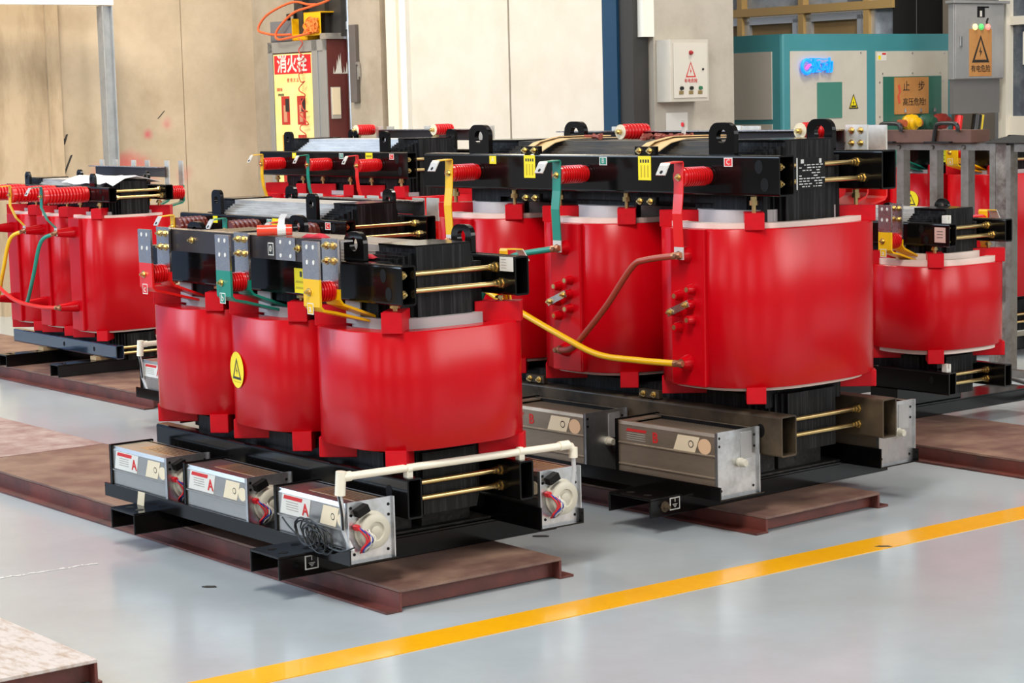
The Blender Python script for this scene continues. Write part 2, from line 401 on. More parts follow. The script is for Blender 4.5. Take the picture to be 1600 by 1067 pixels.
# back wall with its sheet-metal sliding door
DM = mat('white_door_sheet', (.66, .61, .53), .5, noise=((.60, .54, .45), 2.5, .38, .7, .05))
mb = MB(); mb.box(-.25, 2.08, 0, .3, 0, 6.5); mb.box(4.62, 4.90, 0, .3, 0, 6.5); mb.box(2.08, 4.62, 0, .3, 3.6, 6.5)
bobj(mb, 'wall_back', [CONC], kind='structure')
bobj(MB().box(1.50, 1.92, -.06, 0, 0, 6.5), 'trim_2', [CONC], kind='structure')
bobj(MB().box(.80, 1.46, -.10, 0, 2.05, 6.5).box(.95, 1.02, -.16, -.10, 2.05, 6.5).box(1.22, 1.30, -.14, -.10, 2.05, 6.5), 'trim_3', [DARKST], kind='structure')
d = bobj(MB().box(2.16, 3.330, .04, .10, .02, 3.6).box(3.338, 4.62, .05, .11, .02, 3.6), 'door_1', [DM], kind='structure')
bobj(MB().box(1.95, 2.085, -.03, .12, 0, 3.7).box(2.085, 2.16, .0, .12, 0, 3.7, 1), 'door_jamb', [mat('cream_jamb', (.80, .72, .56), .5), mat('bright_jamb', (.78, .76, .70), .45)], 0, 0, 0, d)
# column between the door and the test bay
bobj(MB().box(4.88, 5.29, -.37, .3, 0, 6.5), 'trim_4', [mat('pale_column_concrete', (.46, .42, .35), .8, noise=((.36, .32, .26), 3, .4, .7, 0), bump=(20, .15))], kind='structure')
bobj(MB().box(4.99, 5.125, -.52, -.38, 0, 6.5), 'trim_5', [BLUEC], kind='structure')
bobj(MB().box(5.125, 5.25, -.50, -.38, 0, 6.5), 'trim_6', [DARKST], kind='structure')
bobj(MB().box(5.19, 5.30, -.46, -.371, 1.90, 6.5), 'trim_7', [mat('bright_cladding', (.85, .82, .72), .5)], kind='structure')
# far partition with its yellow-framed window, dark opening and brown door panel
bobj(MB().box(-.4, 4.05, 3.34, 3.5, 0, 1.35).box(-.4, 1.55, 3.34, 3.5, 1.35, 6.5).box(4.42, 4.75, 3.30, 3.5, 0, 6.5), 'wall_partition', [mat('brown_partition', (.20, .16, .12), .6)], kind='structure')
WF = mat('ochre_window_frame', (.52, .33, .12), .5); GL = mat('hazy_blue_glass', (.42, .47, .54), .25, noise=((.22, .25, .30), 5, .4, .65, .1)); PAP = mat('brown_papered_pane', (.34, .22, .09), .6, noise=((.27, .165, .06), 3, .4, .7, 0))
wi = MB()
for t in (1.66, 2.29, 2.987, 3.682): wi.box(t-.028, t+.028, 3.27, 3.36, 1.35, 3.2)
for z in (1.38, 2.20, 2.95): wi.box(1.66, 3.95, 3.265, 3.355, z-.032, z+.032)
wn = bobj(wi, 'window_1', [WF], kind='structure')
mi_ = MB()
for t in (1.66, 2.29, 2.987):
    mi_.box(t+.03, t+.085, 3.30, 3.35, 1.40, 2.13); mi_.box(t+.575, t+.625, 3.30, 3.35, 1.40, 2.13); mi_.box(t+.03, t+.625, 3.30, 3.35, 2.10, 2.155)
mi_.box(3.71, 3.75, 3.30, 3.35, 1.40, 3.0)
bobj(mi_, 'window_sash', mat('bare_aluminium', (.66, .68, .70), .4, metal=.6), 0, 0, 0, wn)
for t in (1.66, 2.29, 2.987): bobj(MB().box(t+.085, t+.575, 3.335, 3.345, 1.40, 2.10), 'window_pane', PAP, 0, 0, 0, wn)
for t in (1.66, 2.29, 2.987, 3.40): bobj(MB().box(t+.03, t+.60, 3.335, 3.345, 2.23, 2.92), 'window_pane', GL, 0, 0, 0, wn)
bobj(MB().box(3.71, 3.93, 3.335, 3.345, 1.40, 2.17), 'window_pane', GL, 0, 0, 0, wn)
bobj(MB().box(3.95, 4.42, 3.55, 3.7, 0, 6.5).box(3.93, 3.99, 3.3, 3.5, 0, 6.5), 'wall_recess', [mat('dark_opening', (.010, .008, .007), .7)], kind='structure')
# right-hand window bay beyond the electrical cabinet
wb = bobj(MB().box(5.2, 5.265, 2.98, 3.10, 0, 6.5).box(5.265, 7.5, 3.02, 3.10, 1.98, 2.04).box(5.265, 7.5, 3.02, 3.10, 0, 1.34), 'window_2', [mat('cream_window_post', (.70, .66, .56), .45)], kind='structure')
bobj(MB().box(5.265, 7.5, 3.06, 3.07, 1.34, 3.0), 'window_pane', mat('dark_blue_glass', (.06, .075, .10), .12, noise=((.16, .18, .20), 2.5, .45, .65, .1)), 0, 0, 0, wb)
bobj(MB().box(5.355, 5.60, 3.052, 3.058, 1.70, 1.93), 'notice_sheet', WHITE, 0, 0, 0, wb)
# white overhead frame and its steel post in front of the left wall
g = bthing('steel_gantry', 'grey galvanised post carrying a white overhead beam in front of the stained left wall', 'steel frame', .35, -1.5, 0)
bobj(MB().box(-.045, .045, -.045, -.035, 0, 2.32).box(-.045, .045, .035, .045, 0, 2.32).box(-.006, .006, -.035, .035, 0, 2.32), 'post', mat('galvanised_post', (.48, .50, .52), .42, metal=.6, noise=((.38, .40, .42), 7, .4, .7, .1)), 0, 0, 0, g)
bobj(MB().box(-.05, .05, -2.6, .05, 2.325, 2.46), 'beam', mat('white_beam_paint', (.82, .82, .80), .45), 0, 0, 0, g)
# ---------------------------------------------------------------- rusty floor plates (inverted channels the transformers stand on)
def floor_plate(ox, oy, yaw, u0, u1, v0, v1, h, label, topm=RUSTT, fl=.05, ends=True):
    root = empty('steel_floor_rail', (ox, oy, 0), -R(yaw), label, 'floor rail')
    t = .010
    mb = MB(); mb.box(u0, u1, v0, v1, h-t, h)
    mb.build('deck', topm, root, None, None, .003)
    for s, v in ((-1, v0), (1, v1)):
        w_ = MB(); a, b = (v, v+t) if s < 0 else (v-t, v); w_.box(u0, u1, a, b, .0, h-t)
        c, d = (v-fl, v) if s < 0 else (v, v+fl); w_.box(u0, u1, c, d, .0, .008)
        w_.build('side_web', RUST, root, None, None, .002)
    if ends: MB().box(u1-.045, u1-.037, v0+t, v1-t, .004, h-t).build('end_web', RUST, root)
    return root
T1O = (-.36233697, 6.20122372, YAW); T2O = (.88282492, 7.21257523, 49.8)
floor_plate(*T1O, -3.205, 0, 0, .64, .07, 'long rust-red steel floor rail under the foremost three-coil transformer', RUSTT)
floor_plate(*T1O, -6.2, -3.213, 0, .64, .07, 'dusty pink steel floor rail butted behind the foremost one at the left edge', RUSTW)
floor_plate(*T2O, -3.4, 0, 0, .62, .06, 'dark rust-red steel floor rail under the tallest transformer', RUSTT)
floor_plate(-1.865, 10.632, YAW, -3.6, 0, 0, .72, .07, 'brown steel floor rail under the transformer with long red insulators at far left', RUSTT)
floor_plate(1.706, 8.600, YAW, -2.2, 1.6, 0, .70, .065, 'rust-red steel floor rail running out of frame at the right edge', RUSTT)
floor_plate(-1.143, 5.485, YAW, -2.6, 0, -.75, 0, .07, 'paint-worn steel floor rail cut off in the bottom left corner', RUSTP, fl=.012)
# ---------------------------------------------------------------- transformer
def rrect(y0, y1, z0, z1, r, x, n=3):
    out = []
    for cy, cz, a0 in ((y1-r, z0+r, -90), (y1-r, z1-r, 0), (y0+r, z1-r, 90), (y0+r, z0+r, 180)):
        for k in range(n+1):
            a = R(a0 + 90*k/n); out.append((x, cy + r*math.cos(a), cz + r*math.sin(a)))
    return out
def beam_mb(x0, x1, y0, y1, z0, z1, t=.006, r=.009):
    mb = MB(); A = rrect(y0, y1, z0, z1, r, x0); B = rrect(y0, y1, z0, z1, r, x1)
    C = rrect(y0+t, y1-t, z0+t, z1-t, r*.5, x0); D = rrect(y0+t, y1-t, z0+t, z1-t, r*.5, x1)
    mb.loft([A, B], 0, False, False); mb.loft([D, C], 0, False, False)
    n = len(A)
    mb.add(B + D, [(k, (k+1) % n, n+(k+1) % n, n+k) for k in range(n)])
    mb.add(A + C, [((k+1) % n, k, n+k, n+(k+1) % n) for k in range(n)])
    return mb
COLR = {'a': YEL, 'b': GRN, 'c': REDS}; CNAME = {'a': 'yellow', 'b': 'green', 'c': 'red'}
def fan_meshes(L_, D, H, dusty):
    key = ('fan', L_, D, H, dusty)
    if key in SHARE: return
    m = FAND if dusty else FANM
    mb = MB(); t = .004
    pr = [(.022, 0), (.006, .05*H), (0, .14*H), (0, .50*H), (-.004, .515*H), (-.004, .535*H), (0, .55*H), (0, .93*H), (.008, H)]
    if dusty: pr = [(.012, 0), (0, .06*H), (0, .27*H), (-.004, .285*H), (-.004, .30*H), (0, .315*H), (0, .62*H), (-.004, .635*H), (-.004, .65*H), (0, .665*H), (0, .95*H), (.006, H)]
    front = [[(x, y, z) for y, z in pr] for x in (t, L_-t)]
    mb.loft(front[::-1], 0, False, False, closed=False)
    if dusty:       # open top with a slatted grille set into it
        mb.box(t, L_-t, .006, .022, H-.004, H); mb.box(t, L_-t, D-.016, D, H-.004, H)
        mb.box(t, .05, .02, D-.01, H-.006, H-.001)
        mb.box(t, L_-t, .02, D-.01, H-.045, H-.040, 1)
        n = int(L_/.014)
        for k in range(n): mb.box(.05 + (L_-.055)*k/n, .05 + (L_-.055)*k/n + .006, .022, D-.012, H-.040, H-.012)
    else:
        mb.box(t, L_-t, .008, D, H-.004, H)
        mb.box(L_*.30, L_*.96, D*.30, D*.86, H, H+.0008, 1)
        for k in range(5): mb.box(L_*.42, L_*.90, D*(.38+.09*k), D*(.40+.09*k), H+.0008, H+.0012, 2)
    mb.box(t, L_-t, D-.004, D, 0, H*.55)
    n = int(L_/.03)                              # outlet louvre on the core side
    for k in range(n): mb.box(.02 + (L_-.04)*k/n, .032 + (L_-.04)*k/n, D-.006, D+.002, H*.55, H*.96)
    mb.box(t, L_-t, .01, D, 0, .004); mb.box(t, L_-t, D-.02, D-.010, H*.5, H, 3)
    shared(key, mb, [m, CREAM if dusty else FANC, DARKTXT, BLKM])
    e = MB(); e.box(0, .004, -.006, D+.006, -.004, H+.006); e.box(0, .014, -.006, -.002, -.004, H+.006)
    e.box(0, .014, D+.002, D+.006, -.004, H+.006)
    for y, z in ((.012, H*.93), (.012, H*.80), (D*.93, H*.9), (D*.93, H*.72), (.02, .02), (D*.9, .02)):
        e.lathe((.004, y, z), (1, 0, 0), [(0, .005), (.0015, .005)], 8, 1)
    shared(('end_plate', L_, D, H, dusty), e, [STEEL, BLKM]); shared(('end_plate_black', L_, D, H, dusty), e, [BLK, WHITE])
    b = MB(); b.lathe((0, D*.5, H*.5), (1, 0, 0), [(0, H*.33), (.006, H*.345), (.008, H*.345), (.010, H*.31), (.032, H*.30), (.036, H*.27), (.036, H*.17), (.030, H*.155), (.030, H*.10), (.034, H*.09), (.036, H*.05), (.036, .001)], 28)
    shared(('motor', L_, D, H, dusty), b, MOTOR)
    k_ = MB(); k_.lathe((0, D*.55, H*.5), (1, 0, 0), [(0, .016), (.010, .018), (.012, .015), (.030, .014), (.034, .012), (.034, .001)], 18)
    k_.box(-.0005, .003, D*.58, D*.86, H*.55, H*.97, 1)
    shared(('shaft_knob', L_, D, H, dusty), k_, [MOTOR, PANELG])
    lb = MB(); p = (L_*.29, 0, H*.74) if not dusty else (L_*.25, 0, H*.80)
    plate(lb, 'front', p, L_*.40, H*.36, .0012, 0, skew=.008); plate(lb, 'front', (p[0]-L_*.03, -.0012, p[2]+H*.13), L_*.26, H*.07, .0004, 1, skew=.003)
    for q in range(4): plate(lb, 'front', (p[0]-L_*.045, -.0012, p[2]+H*(.05-.045*q)), L_*.17, H*.014, .0004, 2)
    if dusty: lb = MB(); [plate(lb, 'front', (p[0]-L_*.045, -.0004, p[2]+H*(.02-.036*q)), L_*.19, H*.016, .0004, 2) for q in range(4)]; plate(lb, 'front', (p[0]-L_*.04, -.0004, p[2]+H*.07), L_*.20, H*.045, .0004, 1, skew=.003)
    shared(('rating_label', L_, D, H, dusty), lb, [WHITE, REDTXT, mat('faint_print', (.35, .32, .28), .6)])
    st = MB(); p = (L_*.76, 0, H*.73) if not dusty else (L_*.71, 0, H*.79)
    plate(st, 'front', p, L_*.21, H*(.34 if not dusty else .25), .0012, 0, skew=.012); disc(st, 'front', (p[0]+L_*.045, -.0012, p[2]), L_*.026, .0004, 1); disc(st, 'front', (p[0]+L_*.045, -.0016, p[2]), L_*.019, .0003, 0)
    shared(('caution_sticker', L_, D, H, dusty), st, [CREAM, DARKTXT])
    sr = MB(); disc(sr, 'front', (L_*.925, 0, H*.70) if not dusty else (L_*.885, 0, H*.78), L_*.062, .0012, 0, H*.125); shared(('round_sticker', L_, D, H, dusty), sr, mat('peach_label', (.78, .52, .32), .55) if dusty else CREAM)
    rnd = random.Random(3)
    wb = MB()
    for mi, c0 in ((0, .0), (0, .012), (1, .02), (2, .03), (2, .036), (2, .042), (3, .028)):
        y0 = D*.16 + c0*.5; pts = [(.006, y0, H*.62), (.030, y0 + rnd.uniform(-.01, .012), H*.58), (.045, y0 + rnd.uniform(-.008, .03), H*.40), (.036, y0 + rnd.uniform(-.01, .02), H*.24), (.010, y0 + .01, H*.14)]
        wb.tube(smooth(pts, 5), .0028, 6, mi)
    wb.obox((.016, D*.13, H*.60), (.012, .007, .007), M.Rotation(.3, 3, 'X'), 0)
    wb.obox((.014, D*.26, H*.88), (.014, .022, .012), M.Rotation(.4, 3, 'X'), 4)
    shared(('wire_bundle', L_, D, H, dusty), wb, [WIRER, WIREB, WIREW, WIREK, BLKM])
def add_fan(root, x, y, z, L_, D, H, dusty, letter, near_motor, wires=True, K=0):
    fan_meshes(L_, D, H, dusty); k = (L_, D, H, dusty)
    f = put(SHARE[('fan', *k)], 'cooling_fan', root, (x, y, z + K))
    put(SHARE[('end_plate_black', *k)], 'end_plate', f, (0, 0, 0), (0, 0, 0))
    put(SHARE[('end_plate' if dusty or near_motor == 2 else 'end_plate_black', *k)], 'end_plate', f, (L_-.004, 0, 0))
    put(SHARE[('motor' if near_motor else 'shaft_knob', *k)], 'motor', f, (L_, 0, 0))
    put(SHARE[('rating_label', *k)], 'rating_label', f, (0, 0, 0)); put(SHARE[('caution_sticker', *k)], 'caution_sticker', f, (0, 0, 0))
    put(SHARE[('round_sticker', *k)], 'round_sticker', f, (0, 0, 0))
    text(letter, H*(.30 if not dusty else .24), REDTXT, f, ((L_*.43, -.0018, H*.71) if not dusty else (L_*.40, -.0008, H*.79)), 'front', 'lettering', .02)
    if wires: put(SHARE[('wire_bundle', *k)], 'wire_bundle', f, ((L_, 0, 0) if near_motor else (-.012, 0, 0)), None if near_motor else (0, 0, 0))
    return f
def transformer(sp):
    g = sp.get; zb = sp['zb']; K = -zb
    root = empty('dry_type_transformer', (sp['x'], sp['y'], zb), -R(g('yaw', YAW)), sp['label'], 'transformer', None)
    def part(mb, name, mats, loc=(0,0,0), rot=None, bevel=0, parent=None):
        if parent is None: return mb.build(name, mats, root, (loc[0], loc[1], loc[2]+K), rot, bevel)
        return mb.build(name, mats, parent, loc, rot, bevel)
    vo, vt, hu, uz0, uz1, lz0, lz1 = sp['vo'], sp['vt'], sp['hu'], sp['uz0'], sp['uz1'], sp['lz0'], sp['lz1']
    ph, a, b, n, cz0, cz1 = sp['ph'], sp['a'], sp['b'], sp['n'], sp['cz0'], sp['cz1']
    lv = sp['lv']; hv = -lv; bm = g('beam_mat', BLK)
    seq = g('seq', 'cba' if lv < 0 else 'abc')
    vin = vo - vt
    # clamp beams
    beams = {}
    for nm, z0, z1 in (('upper_clamp_beam', uz0, uz1), ('lower_clamp_beam', lz0, lz1)):
        for s in (-1, 1):
            mb = beam_mb(-hu, hu, min(s*vin, s*vo), max(s*vin, s*vo), z0, z1)
            if s < 0:
                zm = (z0+z1)/2; h = z1-z0
                hs = [(hu-.095-g('hole_in', 0), zm+h*.22), (hu-.068-g('hole_in', 0), zm-h*.22)] if nm[0] == 'u' else [(hu-.10, zm+h*.1)]
                if g('low_holes') and nm[0] == 'l': hs = [(.02, zm), (.40, zm)]
                for hx, hz in hs: disc(mb, 'front', (hx, -vo, hz), h*.13, .0012, 1, h*.17)
            low = nm[0] == 'l'
            beams[nm[0], s] = part(mb, nm, [g('low_mat', bm) if low else bm, BLKM])
            if s < 0 and g('clips') : part(MB().box(0, .026, 0, .03, 0, .014).box(0, .026, 0, .010, .014, .034).box(0, .026, .020, .03, .014, .034), 'rail_clip', WHITE, (hu-.05, -vo+.012, z1), parent=beams[nm[0], s])
    if g('end_bolts', True):
        for s, zz in ((-1, (uz0+uz1)/2 + .03), (-1, (uz0+uz1)/2 - .03)): put(BOLT_E, 'bolt', beams['u', -1], (hu-.035, -vo+vt*.55, zz), None)
    # stepped core
    ct, hl, lc = sp['ct'], sp['leg'], sp['lc']
    mb = MB(); h0 = vin*.55; nst = 7
    for i in range(nst):
        hw = h0 + (vin-.002-h0)*i/(nst-1); du = .016*i; dz = .009*i + (.010 if i else 0)
        prev = 0 if i == 0 else h0 + (vin-.002-h0)*(i-1)/(nst-1)
        for s in ((0,) if i == 0 else (-1, 1)):
            y0, y1 = (-hw, hw) if i == 0 else sorted((s*prev, s*hw))
            L1 = lc - du; sil = min(L1-.02, lc*.70)
            mb.box(-sil, sil, y0, y1, uz0-.06+dz*.4, uz1-.02, 0); mb.box(-sil, sil, y0, y1, uz1-.02, ct-dz, 1)
            mb.box(sil, L1, y0, y1, cz1-.02, ct-dz, 0); mb.box(-L1, -sil, y0, y1, cz1-.02, ct-dz, 0)
            mb.box(-L1, L1, y0, y1, max(lz0-.02, zb+.02)+dz*.3, lz1+.05, 0)
    for k in (-1, 0, 1):
        mb.box(k*ph-hl, k*ph+hl, -vin+.03, vin-.03, lz1, ct-.06)
    part(mb, 'core', [CORE, g('lam', LAM)])
    if g('cap', True): [part(MB().box(*x_, -h0-.004, h0+.004, ct-.004, ct+.006), 'core_end_cover', BLK, bevel=.004) for x_ in ((lc*.70, lc-.004), (-lc+.004, -lc*.70))]
    # coils
    ck = ('coil', a, b, n, cz0, cz1)
    if ck not in SHARE:
        mb = MB(); e = .004
        outer = [super_ring(a-e, b-e, n, cz0), super_ring(a, b, n, cz0+e), super_ring(a, b, n, cz1-e), super_ring(a-e, b-e, n, cz1)]
        mb.loft(outer, 0, True, False)
        ai, bi = a*.74, b*.74
        for z, fl in ((cz1, 0), (cz0, 1)):
            O = super_ring(a-e, b-e, n, z); I = super_ring(ai, bi, n, z); m_ = len(O)
            fs = [(k, (k+1) % m_, m_+(k+1) % m_, m_+k) for k in range(m_)]
            mb.add(O+I, [f[::-1] for f in fs] if fl else fs, 0)
        mb.loft([super_ring(ai, bi, n, cz1), super_ring(ai, bi, n, cz0)], 0, True, False)
        shared(ck, mb, RED)
        zr = g('ring', .045); ai, bi = a*.66, b*.66          # inner winding ends standing proud of the coil
        def annulus(A, B, z0, z1, m):
            ri = MB(); ro = [super_ring(A[0], A[1], n, z, m) for z in (z0, z1)]; rn_ = [super_ring(B[0], B[1], n, z, m) for z in (z0, z1)]
            ri.add(ro[0] + ro[1] + rn_[0] + rn_[1], [(k, (k+1) % m, m+(k+1) % m, m+k) for k in range(m)], 0, False)
            ri.f += [[m+k, m+(k+1) % m, 3*m+(k+1) % m, 3*m+k] for k in range(m)] + [[3*m+k, 3*m+(k+1) % m, 2*m+(k+1) % m, 2*m+k] for k in range(m)] + [[2*m+k, 2*m+(k+1) % m, (k+1) % m, k] for k in range(m)]
            ri.mi += [0]*(3*m); ri.sm += [False]*(3*m); return ri
        shared(('inner_winding_top', *ck), annulus((ai, bi), (ai*.78, bi*.78), cz1-.03, cz1+zr, 96), g('ring_mat', GREY))
        shared(('inner_winding_foot', *ck), annulus((ai, bi), (ai*.78, bi*.78), cz0-.012, cz0+.03, 96), g('ring_mat', GREY))
        if g('collar'):
            zc = g('collar')
            shared(('collar_top', *ck), annulus((a*.90, b*.90), (a*.76, b*.76), cz1-.001, cz1+zc, 96), PINKW)
            shared(('collar_foot', *ck), annulus((a*.90, b*.90), (a*.76, b*.76), cz0-zc*.8, cz0+.001, 96), PINKW)
        pb = MB(); l_, w_, h_ = sp['pad']
        pb.box(-l_, 0, -w_/2, w_/2, 0, h_); shared(('spacer_block', *ck), pb, REDP)
        bt = MB(); top = uz0 - cz1 - h_
        bt.lathe((0, 0, 0), (0, 0, 1), [(0, .008), (top*.55, .008)], 10); bt.lathe((0, 0, top*.45), (0, 0, 1), [(0, .016), (max(.008, top*.3), .016)], 6); bt.lathe((0, 0, top*.75), (0, 0, 1), [(0, .012), (top*.25, .012)], 10)
        shared(('pressing_bolt', *ck), bt, BRASS)
    cx = .794*a*1.0; cy = .794*b*1.0
    ex = (.5**(1/n)); cx, cy = a*ex, b*ex
    coils = []
    for k in (-1, 0, 1):
        c = put(SHARE[ck], 'coil', root, (k*ph, 0, K)); coils.append(c)
        for q in ('top', 'foot'):
            put(SHARE['inner_winding_'+q, *ck], 'inner_winding', c, (0, 0, 0))
            if g('collar'): put(SHARE['collar_'+q, *ck], 'barrier_collar', c, (0, 0, 0))
        for sx in (-1, 1):
            for sy in (-1, 1):
                ang = math.atan2(sy*g('pad_dir', (1, 1))[1], sx*g('pad_dir', (1, 1))[0])
                px, py = sx*(cx+.006), sy*(cy+.006)
                for z in (cz1 - g('pad_in', .004), cz0 - sp['pad'][2] + g('pad_in', .004)):
                    q = put(SHARE['spacer_block', *ck], 'spacer_block', c, (px, py, z), (0, 0, ang), .003)
                d = V((math.cos(ang), math.sin(ang), 0)); pz = cz1 + sp['pad'][2] - g('pad_in', .004)
                put(SHARE['pressing_bolt', *ck], 'pressing_bolt', c, (px - d.x*.07, py - d.y*.07, pz))
    # lifting lugs
    lw, lh, lt = sp['lug']
    lk = ('lifting_lug', sp['lug'], g('round_lug'))
    if lk not in SHARE: shared(lk, lug_mesh('lifting_lug', lw, lh, lw*.5 if g('round_lug') else lw*.34, lt, lw*.20, lh*.58, BLK), [BLK])
    for sx in (-1, 1):
        for s in (-1, 1):
            put(SHARE[lk], 'lifting_lug', root, (sx*sp['lugx'], s*(vo-vt*.65), uz1 - .002 + K), None, .003)
    # tie rods
    for sx in (-1, 1):
        for z0, z1, m_ in ((uz0, uz1, 0), (lz0, lz1, 1)):
            for q in (.30, .70):
                x = sx*(lc + .018 + (.03 if (q < .5 and not m_) else 0)); z = z0 + (z1-z0)*q
                mb = MB(); mb.cyl((x, -vin-.004, z), (x, vin+.004, z), .0085, 12)
                for s in (-1, 1): mb.lathe((x, s*vin, z), (0, -s, 0), [(0, .019), (.004, .019), (.004, .015), (.018, .015)], 6); mb.lathe((x, s*(vin-.018), z), (0, -s, 0), [(0, .011), (.014, .011)], 12)
                part(mb, 'tie_rod', BRASS)
    # base channels, support blocks
    cw, cz, cl = sp['chan']
    for x in sp['chx']:
        mb = MB(); t = .008
        y0, y1 = cl if isinstance(cl, tuple) else (-cl, cl)
        mb.box(x-cw/2, x+cw/2, y0, y1, cz-t, cz); mb.box(x-cw/2, x-cw/2+t, y0, y1, zb, cz-t); mb.box(x+cw/2-t, x+cw/2, y0, y1, zb, cz-t)
        for k in range(2): mb.lathe((x - cw*.2 + cw*.4*k, y0+.05, cz), (0, 0, 1), [(0, .016), (.0008, .016)], 14, 1)
        ch = part(mb, 'base_channel', [g('chan_mat', BLK), BLKM], bevel=.003)
        if g('earth') and x > 0:
            eb = MB(); plate(eb, 'end', (x+cw/2, y0+.12, (zb+cz)/2+.005), .05, .045, .0012); plate(eb, 'end', (x+cw/2+.0012, y0+.12, (zb+cz)/2+.005), .042, .037, .0004, 1)
            for j, (w_, dz) in enumerate(((.003, .008), (.024, -.002), (.016, -.007), (.008, -.012))): plate(eb, 'end', (x+cw/2+.0016, y0+.12, (zb+cz)/2+.005+dz+(.004 if j == 0 else 0)), w_, .012 if j == 0 else .002, .0004, 0)
            part(eb, 'earth_label', [WHITE, BLK], parent=ch)
            part(MB().lathe((x+cw/2, y0+.07, (zb+cz)/2), (1, 0, 0), [(0, .02), (.003, .02), (.003, .012), (.016, .012), (.016, .007), (.026, .007)], 8), 'earth_bolt', DUSTY if g('dusty') else BLK, parent=ch)
        for y in g('sup', (0,)):
            w_, d_ = g('supsize', (cw*.6, vin*1.1))
            part(MB().box(x-w_/2, x+w_/2, y-d_, y+d_, cz, lz0+.001), 'support_block', g('sup_mat', PAD), bevel=.003)
    if g('bed'): 
        x0, x1, yb = sp['bed']
        part(MB().box(x0, x1, -yb, yb, cz, cz+.010), 'core_bed_plate', PAD, bevel=.006)
    # fan trays and fans
    if g('fans'):
        F = sp['fans']; D, H = F['D'], F['H']; ty = F['ty']; tz = F['tz']
        for s in F.get('sides', (-1, 1)):
            y = s*ty; t = .005
            y0, y1 = (y, y+D+.02) if s < 0 else (y-D-.02, y)
            mb = MB().box(F['x0'], F['x1'], y0, y1, tz-t, tz)
            mb.box(F['x0'], F['x1'], y0, y0+t, tz, tz+F['lip']) if s < 0 else mb.box(F['x0'], F['x1'], y1-t, y1, tz, tz+F['lip'])
            if s > 0: mb.box(F['x0'], F['x1'], y0, y0+t, tz, tz+F['lip']*1.6)
            tr = part(mb, 'fan_tray', BLK)
            if F.get('tray_label') and s < 0: part(plate(MB(), 'front', (F['x0']+.28, y0, tz+.02), .05, .05, .0012, 0, skew=.006), 'tray_label', CREAM, parent=tr)
            for x in F['xs']:
                yf = y0 + .010 if s < 0 else y0 + .014
                f = add_fan(root, x, yf, tz+.004, F['L'], D, H, F['dusty'], F['letter'], F['motor'], True, K)
    # low-voltage side
    P3 = [-ph, 0, ph]
    if g('lvbar', True):
        B = sp['lvs']; s = lv; vf, vi, vn = B['vf'], B['vi'], B['vn']; zt = B['zt']
        mb = MB(); mb.box(B['nx0'], B['nx1'], min(s*vn-.003, s*vn+.003), max(s*vn-.003, s*vn+.003), B['nz0'], B['nz1'])
        mb.box(B['nx0'], B['nx1'], min(s*vn, s*(vn-.05)), max(s*vn, s*(vn-.05)), B['nz1']-.005, B['nz1'], 1)
        nb = part(mb, 'neutral_bar', [mat('tarnished_bar', (.055, .045, .045), .3, metal=.55), TIN])
        if s < 0:
            pm = MB(); w_ = .12; plate(pm, 'front', (B['px'], -vn-.003, (B['nz0']+B['nz1'])/2), w_, (B['nz1']-B['nz0'])*.98, .003)
            for dx in (-.03, .03):
                for dz in (-.022, .022): disc(pm, 'front', (B['px']+dx, -vn-.006, (B['nz0']+B['nz1'])/2+dz), .0065, .0006, 1)
            part(pm, 'contact_pad', [TIN, WHITE], parent=nb)
            lm = MB(); p = (B['px']-.095, -vn-.003, (B['nz0']+B['nz1'])/2-.004); plate(lm, 'front', p, .034, .042, .0008); plate(lm, 'front', (p[0], p[1]-.0008, p[2]), .028, .035, .0004, 1)
            part(lm, 'zero_label', [WHITE, DARKTXT], parent=nb); text('0', .03, WHITE, nb, (p[0], p[1]-.0018, p[2]))
            for dx in (B['px']-.30-.32, B['px']+.075): put(BOLT_F, 'bolt', nb, (dx, -vn-.003, (B['nz0']+B['nz1'])/2+.005))
        BAR = TIN if s < 0 else mat('dull_zinc_busbar', (.66, .64, .58), .4, metal=.45, noise=((.5, .48, .43), 20, .4, .7, .1))
        for x, c in zip(P3, seq):
            wv = B['w']; off = B.get('off', 0)
            zc = B['zc']; zbot = B['zbot']
            pts = [(x+off, s*vf, zt), (x+off, s*vf, zc), (x+off, s*vf, zbot+.012), (x+off, s*(vf-.012), zbot), (x+off, s*(vf-.05), zbot-.008), (x+off+.01, s*B['vend'], zbot-.055), (x+off+.01, s*(B['vend']-.03), zbot-.058)]
            fb = part(MB().strip(pts, wv, .008, (1, 0, 0), mis=[0, 1, 1, 1, 1, 1]), 'outer_busbar', [BAR, COLR[c]])
            tag(fb, CNAME[c] + ' sleeved outer busbar with a bare drilled top')
            pts = [(x+off, s*vi, zt+.004), (x+off, s*vi, zc-.035), (x+off, s*vi, zbot+.03), (x+off, s*(vi-.012), zbot+.014), (x+off+.02, s*(B['vend']+.01), zbot-.035), (x+off+.02, s*(B['vend']-.02), zbot-.040)]
            ib = part(MB().strip(pts, wv*.97, .008, (1, 0, 0), mis=[0, 1, 1, 1, 1]), 'inner_busbar', [BAR, COLR[c]])
            tag(ib, CNAME[c] + ' sleeved inner busbar bolted at the top')
            if B.get('detail'):
                hk = shared('bolt_hole', disc(MB(), 'front', (0, 0, 0), .0062, .0008, 0, .0075), WHITE)
                if s < 0:
                    for dx in (-.2, .2):
                        for dz in (-.018, -.066): put(hk, 'bolt_hole', fb, (x+off+dx*wv, s*vf-.0042, zt+dz))
                for dx in (-.2, .2):
                    for dz in (-.018, -.066): put(BOLT_F, 'bolt', ib, (x+off+dx*wv, s*vi - .004, zt+dz))
            L_ = abs(vf-vi)-.008
            im = MB(); im.lathe((x+off+.004, s*(vi+.004), B['zi']), (0, s, 0), ribbed(L_, B['ri'], 5), 24)
